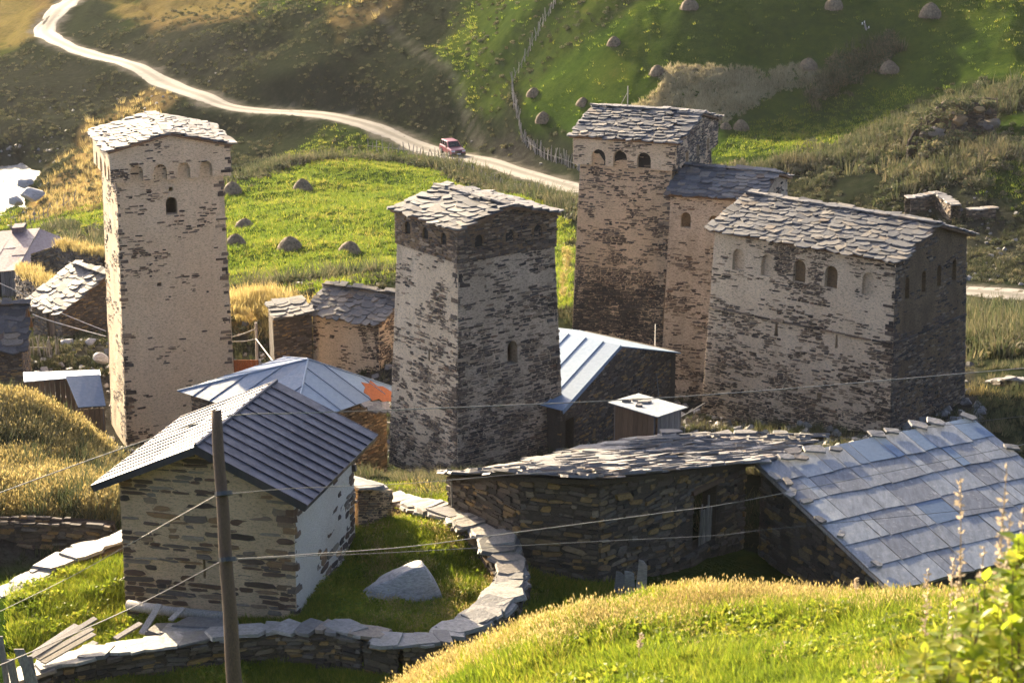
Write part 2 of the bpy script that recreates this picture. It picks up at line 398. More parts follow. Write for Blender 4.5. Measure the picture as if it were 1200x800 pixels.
def tube(pts, r, sides=6, taper=None):
    v = []; f = []; n = len(pts); pts = [Vector(p) for p in pts]
    for i, p in enumerate(pts):
        d = (pts[min(i + 1, n - 1)] - pts[max(i - 1, 0)]).normalized(); a = d.orthogonal().normalized()
        if i and (a.dot(pa) < 0): a = -a
        pa = a; b = d.cross(a); rr = r * (1 + (taper - 1) * i / (n - 1)) if taper else r
        for k in range(sides):
            t = 2 * math.pi * k / sides; v.append(p + a * math.cos(t) * rr + b * math.sin(t) * rr)
    for i in range(n - 1):
        for k in range(sides): f.append((i * sides + k, i * sides + (k + 1) % sides, (i + 1) * sides + (k + 1) % sides, (i + 1) * sides + k))
    f.append(tuple(range(sides - 1, -1, -1))); f.append(tuple(range((n - 1) * sides, n * sides))); return v, f
def boxv(c, u, v, n): return [c + u * a + v * b + n * d for d in (-.5, .5) for a, b in ((-.5, -.5), (.5, -.5), (.5, .5), (-.5, .5))]
X, Y, Z = Vector((1, 0, 0)), Vector((0, 1, 0)), Vector((0, 0, 1))

# ------------------------------------------------------------------ terrain
def WP(px, d, z):
    return Vector(((px - 600) / FPX * d, (d - (CZ - z) * math.sin(PITCH)) / math.cos(PITCH), z))
CTRL = [P(*c) for c in [
    (136, 530, 102), (60, 410, 118), (300, 410, 120), (330, 368, 122), (350, 335, 135), (340, 292, 152), (355, 222, 178), (400, 185, 194),
    (280, 215, 180), (280, 285, 154), (460, 300, 150), (470, 200, 188),
    (535, 174, 200), (460, 152, 207), (370, 134, 214), (330, 131, 217), (410, 141, 210.5), (260, 119, 222.5), (300, 127, 220), (200, 98, 232), (120, 70, 246), (60, 45, 262), (50, 20, 280), (85, 0, 295),
    (0, 72, 255), (0, 130, 230), (0, 182, 214), (-90, 110, 238), (-90, 185, 214), (0, 212, 212), (0, 250, 201), (22, 228, 206.5), (-60, 215, 211), (-60, 255, 199), (15, 273, 186), (-60, 288, 181), (60, 262, 182), (115, 250, 184), (110, 225, 192), (60, 195, 206), (75, 205, 201), (110, 180, 205), (110, 140, 220), (60, 130, 228),
    (20, 350, 148), (60, 352, 140), (60, 398, 126), (-60, 420, 118), (-40, 300, 165),
    (30, 474, 79), (95, 508, 80.5), (112, 545, 79), (30, 555, 74), (70, 570, 73), (150, 560, 84), (-60, 484, 79), (-60, 560, 74),
    (60, 596, 69.3), (118, 600, 69), (0, 596, 69), (-80, 600, 68),
    (60, 720, 59), (20, 700, 60), (130, 660, 62.5), (348, 722, 58), (148, 712, 60), (480, 690, 60), (520, 620, 63.5), (590, 720, 58.5), (620, 692, 61), (470, 600, 66),
    (530, 565, 81), (1040, 512, 89), (860, 505, 92), (700, 530, 84), (720, 462, 106), (400, 446, 112), (440, 560, 76), (640, 420, 108),
    (1160, 455, 96), (1160, 400, 112), (1165, 343, 138), (1165, 300, 150), (1100, 250, 160), (1000, 210, 168), (1115, 178, 168), (1180, 112, 176), (1185, 200, 162), (1260, 345, 137), (1250, 250, 158),
    (860, 180, 178), (950, 140, 185), (1040, 92, 187), (1100, 40, 189), (1000, 0, 193), (1180, 30, 186.5), (700, 50, 195), (640, 130, 194.5), (700, 120, 190), (800, 130, 185.5), (760, 0, 197), (900, 70, 189), (1300, 60, 186), (1300, 0, 191),
    (620, 205, 187), (670, 222, 180), (850, 290, 160), (640, 165, 192), (560, 230, 172), (600, 300, 150),
    (350, 90, 219), (450, 60, 219.5), (560, 60, 209), (560, 120, 204.5), (500, 0, 225), (330, 20, 236), (250, 40, 238), (200, 20, 260), (150, 50, 250), (300, 0, 258), (0, 0, 305), (20, 40, 276), (250, 90, 229), (610, 20, 206), (400, 30, 227),
    (600, -150, 300), (1100, -150, 280), (100, -150, 420), (-300, 0, 330), (1600, 0, 230), (-300, 300, 170), (1600, 300, 150), (-300, 600, 72), (1500, 500, 80),
    (440, 825, 36), (520, 790, 35.5), (600, 757, 35), (700, 724, 34), (850, 700, 33), (1000, 705, 32.5), (1130, 702, 32), (1250, 700, 31),
    (520, 830, 31), (700, 800, 29), (900, 770, 28.5), (900, 830, 25), (1100, 800, 25), (600, 1100, 18), (1100, 900, 20), (300, 1000, 30), (200, 900, 44), (0, 900, 49), (330, 830, 54), (100, 815, 55), (-100, 800, 55)]]
CTRL += [WP(*c) for c in [(700, 44, 19.6), (850, 44, 20), (1000, 44, 20.5), (1150, 43, 21.5), (560, 46, 17.6), (700, 53, 16.3), (850, 54, 16.2), (1000, 54, 16.4), (1150, 54, 17),
                          (1250, 66, 14.5), (900, 70, 14.8), (60, 65.6, 14.9), (0, 65.6, 14.9), (120, 66, 15.1), (430, 52, 16), (30, 86, 12.6), (80, 86, 11.6), (-60, 86, 12.8), (80, 95, 9.6), (20, 95, 9.8), (125, 92, 10), (-60, 95, 10)]]
CTRL += [Vector(a) for a in [(0, 2, 37.5), (12, 8, 37), (-12, 8, 34), (30, 20, 36), (-40, 30, 24), (-120, 120, -3), (140, 120, 12), (-220, 300, -10), (200, 300, 25)]]
_cp = np.array([list(c) for c in CTRL]); _n = len(_cp); SCL = 40.0
def _phi(r2): return 0.5 * r2 * np.log(r2 + 1e-9)
def _tps():
    q = _cp[:, :2] / SCL; d2 = ((q[:, None] - q[None]) ** 2).sum(-1)
    A = np.zeros((_n + 3, _n + 3)); A[:_n, :_n] = _phi(d2) + np.eye(_n) * 2e-4; A[:_n, _n] = 1; A[:_n, _n + 1:] = q; A[_n:, :_n] = A[:_n, _n:].T
    b = np.zeros(_n + 3); b[:_n] = _cp[:, 2]; return np.linalg.solve(A, b)
_w = _tps()
def base_z(x, y):
    x = np.asarray(x, float); y = np.asarray(y, float); sh = x.shape; x = x.ravel() / SCL; y = y.ravel() / SCL; z = np.empty_like(x)
    for s in range(0, len(x), 20000):
        a = x[s:s + 20000, None] - _cp[None, :, 0] / SCL; b = y[s:s + 20000, None] - _cp[None, :, 1] / SCL
        z[s:s + 20000] = _phi(a * a + b * b) @ _w[:_n] + _w[_n] + _w[_n + 1] * x[s:s + 20000] + _w[_n + 2] * y[s:s + 20000]
    z = z.reshape(sh); x = x.reshape(sh) * SCL; y = y.reshape(sh) * SCL; r = np.hypot(x, y)
    far = 8 + np.clip(r - 400, 0, 2000) * .012 + 8 * fbm(x / 150, y / 150, 3); w = np.maximum(sstep(450, 600, r), sstep(60, 110, np.abs(x) - .24 * y))
    near = np.clip(8 - y * 0 + (r < 50) * 0, 0, 99)
    return z * (1 - w) + np.where(r > 330, far, np.clip(z, -12, 37.5)) * w
# road and footpath lines
def poly3(pts, step):
    q = [Vector((p[0], p[1])) for p in pts]; out = []
    for i in range(len(q) - 1):
        p0, p1, p2, p3 = q[max(i - 1, 0)], q[i], q[i + 1], q[min(i + 2, len(q) - 1)]; n = max(2, int((p2 - p1).length / step))
        for k in range(n):
            t = k / n; out.append(0.5 * ((2 * p1) + (p2 - p0) * t + (2 * p0 - 5 * p1 + 4 * p2 - p3) * t * t + (3 * p1 - p0 - 3 * p2 + p3) * t ** 3))
    out.append(q[-1]); return np.array([list(a) for a in out])
ROAD = poly3([P(*c) for c in [(110, -25, 312), (85, 0, 295), (66, 18, 281), (52, 30, 272), (62, 46, 262), (90, 60, 253), (140, 78, 243), (200, 100, 231), (260, 120, 222), (310, 128, 218.5), (370, 133, 214), (430, 145, 209), (480, 156, 204),
                             (530, 172, 198), (575, 187, 193), (620, 205, 187), (672, 224, 180), (760, 262, 168), (900, 305, 153), (1050, 330, 142), (1165, 343, 137), (1300, 352, 133)]], 1.5)
PATH = poly3([P(*c) for c in [(440, 48, 228), (490, 85, 217), (530, 108, 210), (548, 132, 204), (562, 155, 200)]], 1.5)
_rz = base_z(ROAD[:, 0], ROAD[:, 1]); _k = np.ones(9) / 9; _rz = np.convolve(np.pad(_rz, 4, 'edge'), _k, 'valid')
def near_line(x, y, line):
    best = np.full(x.shape, 1e9); idx = np.zeros(x.shape, int)
    for i in range(len(line)):
        d = (x - line[i, 0]) ** 2 + (y - line[i, 1]) ** 2; m = d < best; best[m] = d[m]; idx[m] = i
    return np.sqrt(best), idx
def ground(x, y, detail=True):
    x = np.asarray(x, float); y = np.asarray(y, float); sh = x.shape; x = x.ravel(); y = y.ravel(); z = base_z(x, y); r = np.hypot(x, y)
    m = np.where(r > 125)[0]
    w = np.zeros_like(z); 
    if len(m):
        d, i = near_line(x[m], y[m], ROAD); ww = 1 - sstep(2.6, 6.5, d); z[m] = z[m] * (1 - ww) + _rz[i] * ww; w[m] = 1 - sstep(3, 16, d)
    if detail:
        gul = 1 - np.abs(2 * vnoise((x + .5 * y) / 6.5, (y - .4 * x) / 22)); z = z - (1 - w) * sstep(215, 250, r) * 1.1 * np.clip(gul, 0, 1) ** 2
        z = z + (1 - w) * (.5 * sstep(110, 170, r) * fbm(x / 7, y / 7, 4) + 1.1 * sstep(235, 290, r) * fbm(x / 16 + 5, y / 16, 3)
                           + sstep(110, 150, r) * .22 * fbm(x / 1.6, y / 2.2, 3) + (1 - sstep(60, 120, r)) * (.16 * fbm(x / 1.3, y / 1.3, 4) + .22 * fbm(x / 3.1, y / 3.1, 3)))
    return z.reshape(sh)
def gz(x, y): return float(ground(np.array([x]), np.array([y]))[0])

def dist_poly(poly, x, y):
    """signed distance (positive inside), vectorised"""
    n = len(poly); ins = np.zeros(x.shape, bool); d2 = np.full(x.shape, 1e18)
    for i in range(n):
        x1, y1 = poly[i]; x2, y2 = poly[i - 1]
        c = ((y1 > y) != (y2 > y)) & (x < (x2 - x1) * (y - y1) / ((y2 - y1) or 1e-9) + x1); ins ^= c
        ex, ey = x2 - x1, y2 - y1; t = np.clip(((x - x1) * ex + (y - y1) * ey) / (ex * ex + ey * ey + 1e-12), 0, 1)
        d2 = np.minimum(d2, (x - x1 - t * ex) ** 2 + (y - y1 - t * ey) ** 2)
    return np.where(ins, 1, -1) * np.sqrt(d2)
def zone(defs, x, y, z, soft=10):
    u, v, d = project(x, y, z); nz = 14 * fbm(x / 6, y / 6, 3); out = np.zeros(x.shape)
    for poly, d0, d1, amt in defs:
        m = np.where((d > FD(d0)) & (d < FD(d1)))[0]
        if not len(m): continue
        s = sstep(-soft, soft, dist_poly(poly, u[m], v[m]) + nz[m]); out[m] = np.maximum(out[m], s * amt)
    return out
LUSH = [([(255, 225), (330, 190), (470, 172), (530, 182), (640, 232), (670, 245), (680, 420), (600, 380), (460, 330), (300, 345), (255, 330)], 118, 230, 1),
        ([(-20, 262), (60, 243), (140, 240), (140, 262), (60, 280)], 150, 210, 1),
        ([(600, -20), (1220, -20), (1220, 100), (1140, 98), (1080, 120), (990, 176), (860, 186), (690, 170), (612, 150), (602, 100), (660, 60), (770, -20)], 160, 260, 1),
        ([(560, -20), (760, -10), (640, 85), (600, 100), (590, 140), (540, 130), (510, 60)], 180, 260, .7),
        ([(1130, 120), (1230, 100), (1230, 270), (1150, 230)], 130, 200, .75),
        ([(380, 150), (520, 165), (660, 235), (640, 260), (520, 200), (330, 185)], 160, 230, .6),
        ([(-40, -20), (45, -20), (45, 30), (10, 60), (-40, 70)], 230, 340, .7), ([(100, -20), (420, -20), (420, 5), (150, 30)], 230, 340, .5),
        ([(-300, 400), (1500, 400), (1500, 1400), (-300, 1400)], 0, 67, 1)]
DRY = [([(440, 835), (600, 772), (700, 738), (850, 712), (1000, 716), (1130, 712), (1260, 710), (1260, 680), (1000, 680), (700, 690), (430, 800)], 29, 40, 1.0),
       ([(-80, 405), (60, 410), (130, 490), (130, 612), (-80, 612)], 64, 90, 1),
       ([(265, 355), (300, 335), (380, 370), (372, 392), (320, 390), (265, 375)], 112, 130, .9),
       ([(30, 255), (60, 200), (125, 150), (125, 232), (60, 250)], 170, 225, .8), ([(90, 150), (180, 100), (215, 112), (130, 190)], 190, 240, .45),
       ([(-20, -20), (60, -20), (60, 40), (-20, 60)], 230, 360, .4), ([(120, 0), (300, -10), (300, 25), (180, 40)], 230, 300, .4), ([(385, 10), (470, -10), (480, 10), (395, 40)], 215, 260, .35)]
DIRT = [([(120, 60), (230, 15), (330, 60), (260, 115), (140, 75)], 215, 260, .3), ([(-20, 75), (100, 72), (215, 112), (130, 150), (60, 195), (-20, 190)], 205, 262, .25),
        ([(-40, 395), (560, 395), (560, 560), (-40, 560)], 94, 124, .9), ([(600, 400), (1140, 400), (1140, 560), (600, 560)], 78, 118, .9), ([(1070, 220), (1200, 230), (1200, 320), (1130, 330)], 140, 172, .35),
        ([(545, 165), (600, 160), (660, 210), (620, 200)], 170, 205, .7), ([(-60, 600), (145, 600), (145, 640), (-60, 690)], 62.5, 69, .9)]

def build_ground():
    th = np.concatenate([np.radians(np.linspace(-80, -17.2, 50, endpoint=False)), np.radians(np.linspace(-17.2, 17.2, 600)), np.radians(np.linspace(17.2, 80, 51)[1:])])
    rr = np.concatenate([np.linspace(.6, 14, 14, endpoint=False), np.exp(np.linspace(math.log(14), math.log(440), 840)), np.exp(np.linspace(math.log(440), math.log(1500), 30)[1:])])
    T, R = np.meshgrid(th, rr); x = (R * np.sin(T)); y = (R * np.cos(T)); z = ground(x, y)
    nr, nt_ = x.shape; co = np.stack([x, y, z], -1).reshape(-1, 3).astype(np.float32)
    a = (np.arange(nr - 1)[:, None] * nt_ + np.arange(nt_ - 1)[None]).ravel()
    quads = np.stack([a, a + 1, a + nt_ + 1, a + nt_], -1).astype(np.int32)
    me = bpy.data.meshes.new('ground'); me.vertices.add(len(co)); me.vertices.foreach_set('co', co.ravel())
    me.loops.add(quads.size); me.loops.foreach_set('vertex_index', quads.ravel()); me.polygons.add(len(quads))
    me.polygons.foreach_set('loop_start', np.arange(0, quads.size, 4, dtype=np.int32)); me.update(); me.validate(); me.shade_smooth()
    xf, yf, zf = x.ravel(), y.ravel(), z.ravel()
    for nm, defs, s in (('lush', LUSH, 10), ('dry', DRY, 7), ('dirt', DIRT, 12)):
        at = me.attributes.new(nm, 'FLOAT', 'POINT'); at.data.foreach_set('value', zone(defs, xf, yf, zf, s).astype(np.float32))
    w = np.zeros(len(xf)); m = np.where((np.hypot(xf, yf) > 120) & (np.hypot(xf, yf) < 460))[0]
    d, _ = near_line(xf[m], yf[m], ROAD); w[m] = 1 - sstep(1.4, 3.2, d + 1.2 * fbm(xf[m] / 2, yf[m] / 2, 3)); d, _ = near_line(xf[m], yf[m], PATH); w[m] = np.maximum(w[m], .35 * (1 - sstep(.2, .9, d)))
    at = me.attributes.new('track', 'FLOAT', 'POINT'); at.data.foreach_set('value', w.astype(np.float32))
    o = link('ground', me); o['kind'] = 'structure'
    m, nt, b = nodes_of('ground'); p = wpos(nt)
    nl = noise(nt, .12, 5, .6, p); nm = noise(nt, 1.1, 6, .7, p); nf = noise(nt, 6, 5, .75, p)
    A = lambda n: N(nt, 'ShaderNodeAttribute', attribute_name=n).outputs['Fac']
    def rr_(src, stops): r = ramp(nt, stops); nt.links.new(src, r.inputs[0]); return r.outputs[0]
    mix2 = math_(nt, 'ADD', math_(nt, 'MULTIPLY', nm.outputs[0], .6), math_(nt, 'MULTIPLY', nf.outputs[0], .4))
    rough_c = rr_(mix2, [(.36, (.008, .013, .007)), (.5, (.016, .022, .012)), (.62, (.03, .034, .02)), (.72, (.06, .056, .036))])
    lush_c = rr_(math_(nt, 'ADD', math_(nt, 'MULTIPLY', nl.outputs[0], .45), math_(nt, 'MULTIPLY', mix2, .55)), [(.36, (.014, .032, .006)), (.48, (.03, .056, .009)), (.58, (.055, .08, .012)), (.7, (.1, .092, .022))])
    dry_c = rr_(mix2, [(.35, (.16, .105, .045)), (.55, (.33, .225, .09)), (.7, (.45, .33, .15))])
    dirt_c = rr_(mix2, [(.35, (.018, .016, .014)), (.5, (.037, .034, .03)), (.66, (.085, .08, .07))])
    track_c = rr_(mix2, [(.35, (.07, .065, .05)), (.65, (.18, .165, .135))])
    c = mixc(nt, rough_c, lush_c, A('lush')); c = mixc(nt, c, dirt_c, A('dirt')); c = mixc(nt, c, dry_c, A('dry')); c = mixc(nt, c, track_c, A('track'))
    nt.links.new(c, b.inputs['Base Color']); b.inputs['Roughness'].default_value = 1.0; b.inputs['Specular IOR Level'].default_value = 0
    bump(nt, b, mix2, 1.0, .3); me.materials.append(m)
    return o
build_ground()

# road: a worn gravel strip with two wheel tracks and a grassy crown
def build_road():
    n = len(ROAD); t = np.gradient(ROAD, axis=0); t /= np.linalg.norm(t, axis=1)[:, None]; nrm = np.stack([-t[:, 1], t[:, 0]], -1)
    prof = [(-2.0, -.1), (-1.6, .05), (-1.25, .08), (-.8, .02), (-.35, .1), (.35, .1), (.8, .02), (1.25, .08), (1.6, .05), (2.0, -.1)]
    v = []; f = []; k = len(prof); rr = random.Random(3)
    for i in range(n):
        wob = 1 + .12 * math.sin(i * .31) + .1 * math.sin(i * .83 + 1)
        for s, h in prof:
            q = ROAD[i] + nrm[i] * s * wob; v.append((q[0], q[1], _rz[i] + h + rr.uniform(-.02, .02)))
    for i in range(n - 1):
        for j in range(k - 1): f.append((i * k + j, (i + 1) * k + j, (i + 1) * k + j + 1, i * k + j + 1))
    me = mesh('road', v, f, None, True); at = me.attributes.new('across', 'FLOAT', 'POINT'); at.data.foreach_set('value', [p[0] for i in range(n) for p in prof])
    o = link('road', me); o['kind'] = 'structure'; o.modifiers.new('s', 'SUBSURF').levels = 1; o.modifiers['s'].render_levels = 1
    m, nt, b = nodes_of('gravel'); p = wpos(nt); n1 = noise(nt, 1.0, 6, .7, p); a = math_(nt, 'ABSOLUTE', N(nt, 'ShaderNodeAttribute', attribute_name='across').outputs['Fac'])
    tr = ramp(nt, [(0, (.3, .3, .3)), (.12, (.35, .35, .35)), (.28, (1, 1, 1)), (.5, (.95, .95, .95)), (.75, (.6, .6, .6)), (1, (.25, .25, .25))]); nt.links.new(math_(nt, 'DIVIDE', a, 2.6), tr.inputs[0])
    cc = mixc(nt, (.07, .065, .05), (.25, .235, .205), math_(nt, 'MULTIPLY', tr.outputs[0], math_(nt, 'ADD', n1.outputs[0], .35)))
    nt.links.new(cc, b.inputs['Base Color']); b.inputs['Roughness'].default_value = .9; b.inputs['Specular IOR Level'].default_value = .2; bump(nt, b, n1.outputs[0], .7, .12); me.materials.append(m)
build_road()

# river: fast shallow water with broken white surface
def build_river():
    zr = -10.6; x = np.linspace(-170, -36, 150); y = np.linspace(185, 330, 150); Xg, Yg = np.meshgrid(x, y)
    zz = zr + .22 * fbm(Xg / 1.6, Yg / 3, 4) + .12 * fbm(Xg / .7, Yg / .7, 2); v = np.stack([Xg, Yg, zz], -1).reshape(-1, 3).tolist(); k = len(x)
    f = [(i * k + j, i * k + j + 1, (i + 1) * k + j + 1, (i + 1) * k + j) for i in range(len(y) - 1) for j in range(k - 1)]
    o = part('river', v, f, None, None, True); o['kind'] = 'structure'
    m, nt, b = nodes_of('water'); n1 = noise(nt, .5, 6, .75, wpos(nt, (1, .6, 1))); n2 = noise(nt, 3, 4, .7, wpos(nt))
    r = ramp(nt, [(.42, (.04, .05, .055)), (.55, (.14, .16, .165)), (.64, (.5, .51, .5))]); nt.links.new(n1.outputs[0], r.inputs[0]); nt.links.new(r.outputs[0], b.inputs['Base Color'])
    b.inputs['Roughness'].default_value = .5; b.inputs['Specular IOR Level'].default_value = .3; bump(nt, b, n2.outputs[0], 1.0, .4); o.data.materials.append(m)
build_river()

# ------------------------------------------------------------------ buildings
def extent(F, d, px):
    k = (px - 600) / FPX; dep = F.y * FW[1] + (F.z - CZ) * FW[2]
    return (k * dep - F.x) / (d.x - k * d.y * FW[1])
def rect_from(fx, fy, dist, phi, xl, xr, wl=None, wr=None):
    F = P(fx, fy, dist); p = math.radians(phi); dr = Vector((math.cos(p), math.sin(p), 0)); dl = Vector((-math.sin(p), math.cos(p), 0))
    R = F + dr * (wr or extent(F, dr, xr)); L = F + dl * (wl or extent(F, dl, xl)); return [L, F, R, L + R - F]      # A,B,C,D
def grow(q, k):
    c = sum(q, Vector()) / 4; out = []
    for i in range(4):
        a = (q[i] - q[i - 1]).normalized(); b = (q[i] - q[(i + 1) % 4]).normalized(); out.append(q[i] + (a + b) * k)
    return out
def at_z(q, z): return [Vector((a.x, a.y, z)) for a in q]
FACES = ('AB', 'BC', 'CD', 'DA')
def walls(parent, base, top, mat, thick=.45, rise=0, ridge_on='BC', spec={}, stone='stone', name='wall', grid=.3, big=40, seed=1, masonry_kw={}):
    """four walls; spec[face] = dict(holes=[...], notches=[...], expose=fn)"""
    for i, fn in enumerate(FACES):
        j = (i + 1) % 4; s = spec.get(fn, {}); quad = [base[i], base[j], top[j], top[i]]
        g = None
        if rise and fn in (('BC', 'DA') if ridge_on == 'BC' else ('AB', 'CD')): g = [(top[i] + top[j]) / 2 + Z * rise]
        holes = s.get('holes', []); notches = s.get('notches', [])
        panel(name, quad, s.get('mat', mat), parent, thick, g, notches, holes, grid)
        ex = s.get('expose')
        if ex and fn in ('AB', 'BC', 'DA'):
            n1 = (base[j] - base[i]).normalized().cross(Z); k2 = (j + 1) % 4; n2 = (base[k2] - base[j]).normalized().cross(Z); quoins(parent, base[j], top[j], n1, n2, stone, seed * 7 + i)
        if ex: masonry(parent, quad, ex, stone, top=g, holes=list(holes) + list(notches), seed=seed * 10 + i, big=s.get('big', big), **{**masonry_kw, **s.get('kw', {})})
def gable_roof(parent, A, B, C, D, rise, ov=.22, gov=.25, th=.1, deck='wood_brown', name='roof'):
    """A->B one eave, C->D the other, ridge over the middle of B-C and D-A; returns slope quads (e0,e1,r1,r0)"""
    r1 = (B + C) / 2 + Z * rise; r0 = (D + A) / 2 + Z * rise; ax = (B - A).normalized(); out = []
    for e0, e1, q1, q0 in ((A, B, r1, r0), (C, D, r0, r1)):
        d = (e1 - e0).normalized(); dn = (e1 - q1).normalized()
        e0_ = e0 + dn * ov - d * gov + Z * .02; e1_ = e1 + dn * ov + d * gov + Z * .02; q1_ = q1 + d * gov + Z * .02; q0_ = q0 - d * gov + Z * .02
        o = slab(name, [e0_, e1_, q1_, q0_], th, deck, parent); 
        for v in o.data.vertices: v.co.z += th
        out.append((o, [a + Z * th for a in (e0_, e1_, q1_, q0_)]))
    return out
def ridge_slabs(parent, a, b, n, mat='slate'):
    for k in range(n):
        q = a.lerp(b, (k + .5) / n); u = (b - a).normalized(); v = Z.cross(u)
        put('slab', frame(q + Z * .06, u * (b - a).length / n * 1.2, v * random.uniform(.35, .5), (Z + v * random.uniform(-.15, .15)).normalized() * .05), mat, parent, 'slate')

def stone_tower(name, label, q, zb, batter, crown_h, ov, rise, plaster, specS, specC, slates, seed, deckov=.1, slate_kw={}, thickS=.5, big=40, group=None, dark=True):
    zc = q[1].z; base = at_z(grow(q, batter), zb)
    c = sum(base, Vector()) / 4
    t = thing(name, label, 'tower', (c.x, c.y, gz(c.x, c.y)), group)
    walls(t, base, at_z(q, zc + crown_h - .05), plaster, thickS, spec=specS, seed=seed, big=big)
    cr = grow(q, ov); lo = at_z(cr, zc); hi = at_z(cr, zc + crown_h)
    walls(t, lo, hi, plaster, ov - .01, rise, spec=specC, seed=seed + 50, name='parapet', grid=.22, big=12)
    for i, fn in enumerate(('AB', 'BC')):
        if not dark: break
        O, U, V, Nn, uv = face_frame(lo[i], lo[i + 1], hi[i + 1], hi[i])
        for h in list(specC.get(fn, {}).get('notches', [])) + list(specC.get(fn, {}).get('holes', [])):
            cu = sum(a[0] for a in h) / len(h); v4 = [O + U * (cu + (a[0] - cu) * 1.1) + V * (a[1] + .01) - Nn * (ov - .035) for a in h]; part('arch_shade_panel', v4, [tuple(range(len(v4)))], 'shade_black', t)  # near-black sheet over the solid shaft wall paints the shade of an arch
    for k, (o, s) in enumerate(gable_roof(t, *hi, rise, deckov, .18)):
        slate_roof(o, *s, **{**dict(size=(.38, .75), expo=.33, th=.055, jitter=1.3), **slate_kw})
    ridge_slabs(t, (hi[0] + hi[3]) / 2 + Z * (rise + .15), (hi[1] + hi[2]) / 2 + Z * (rise + .15), 7)
    return t, base, q, cr
def fr(q, a, b): return (q[b] - q[a]).length
def arches(width, us, w, h, v=0): return [arch(u * width, v, w, h) for u in us]

# left tower: tall, nearly all plaster
qA = rect_from(137, 213, 100, 19, None, 261, wl=4.7); WA = fr(qA, 1, 2)
zA = 4.5; HA = qA[1].z - zA
def exA(u, v): return .06 + .33 * math.exp(-((v - .70 - .05 * u) / .05) ** 2) * (1 - u * .8) + .5 * max(0, .42 - v) + (.28 if u < .05 or u > .965 else 0)
bA = grow(qA, .22); WAb = fr(bA, 1, 2)
stone_tower('stone_tower', 'tall beige plastered stone tower with arched parapet beside the green haystack field', qA, zA, .22, 1.42, .34, .68, 'plaster',
    {'AB': dict(expose=lambda u, v: .15 + (.25 if u > .9 else 0)), 'BC': dict(expose=exA, big=120, holes=[arch(WAb * .50, HA - 1.75, .55, .85), rect(WAb * .5, HA - .62, .2, .2), rect(WAb * .36, HA - 5.2, .22, .2)])},
    {'AB': dict(notches=arches(4.7 + .68, (.2, .45, .7, .9), .5, .75)), 'BC': dict(notches=arches(WA + .68, (.215, .41, .605, .79), .62, .78), expose=lambda u, v: .12 + .55 * max(0, .45 - abs(u - .45)) * (v > .35) + .35 * (v < .3) * (u < .6))}, 1, 1, dark=False)

# centre tower
qB = rect_from(537, 308, 82, 37, 467, 648); WBr = fr(qB, 1, 2); WBl = fr(qB, 0, 1); zB = 11.0; HB = qB[1].z - zB
bB = grow(qB, .38); WBrb = fr(bB, 1, 2)
def exBr(u, v): return .5 + .5 * max(0, .7 - v) + .2 * (v > .9) + (.2 if u < .06 or u > .95 else 0)
def exBl(u, v): return .3 + .85 * max(0, .58 - v) + .16 * math.exp(-((v - .6 + .35 * (u - .3)) / .12) ** 2) + (.25 if u > .94 else 0)
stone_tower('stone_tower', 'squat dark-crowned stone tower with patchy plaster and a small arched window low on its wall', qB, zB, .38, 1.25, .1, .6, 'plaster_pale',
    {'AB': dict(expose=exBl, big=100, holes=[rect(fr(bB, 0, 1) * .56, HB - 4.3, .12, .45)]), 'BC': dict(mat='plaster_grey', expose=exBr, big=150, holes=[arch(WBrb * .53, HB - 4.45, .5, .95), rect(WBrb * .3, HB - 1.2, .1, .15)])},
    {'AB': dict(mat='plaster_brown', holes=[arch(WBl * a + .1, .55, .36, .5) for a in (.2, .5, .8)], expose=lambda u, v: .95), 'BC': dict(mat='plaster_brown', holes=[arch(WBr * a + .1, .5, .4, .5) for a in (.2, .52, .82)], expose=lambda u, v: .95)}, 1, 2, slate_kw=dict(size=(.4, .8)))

# tower behind, with the lower building leaning on it
qC = rect_from(787, 199, 104, 69, 681, 832); WCl = fr(qC, 0, 1); WCr = fr(qC, 1, 2); zC = 6.5; HC = qC[1].z - zC
bC = grow(qC, .42)
def exC(u, v): return .5 + (.6 if v < .55 else 0) - .15 * (v > .9)
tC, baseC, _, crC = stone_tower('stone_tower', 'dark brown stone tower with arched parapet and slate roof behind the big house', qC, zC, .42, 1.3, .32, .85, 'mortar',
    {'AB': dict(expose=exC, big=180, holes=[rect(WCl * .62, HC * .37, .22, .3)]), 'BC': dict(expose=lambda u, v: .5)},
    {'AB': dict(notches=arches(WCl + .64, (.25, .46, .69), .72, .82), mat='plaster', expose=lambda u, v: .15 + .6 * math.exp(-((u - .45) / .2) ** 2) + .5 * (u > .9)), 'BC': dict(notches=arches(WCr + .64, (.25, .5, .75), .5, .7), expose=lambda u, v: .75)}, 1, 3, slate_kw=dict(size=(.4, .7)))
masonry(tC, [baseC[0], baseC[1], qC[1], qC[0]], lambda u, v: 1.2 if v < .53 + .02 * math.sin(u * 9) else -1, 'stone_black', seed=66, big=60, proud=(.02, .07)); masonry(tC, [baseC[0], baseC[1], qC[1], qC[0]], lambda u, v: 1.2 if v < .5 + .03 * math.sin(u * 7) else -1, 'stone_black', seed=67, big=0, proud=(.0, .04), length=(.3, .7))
a0 = (crC[0] + crC[3]) / 2; a1 = (crC[1] + crC[2]) / 2; q = a0.lerp(a1, .3) + Z * (1.3 + .85)
ant = thing('roof_mast', 'thin mast with slanting stay on the slate roof of the brown tower', 'mast', q)
part('pole', *tube([q, q + Z * 1.25], .025), 'wood_grey', ant); part('stay', *tube([q + Z * .95, q + Vector((-.5, 0, 0))], .012), 'wire_pale', ant)

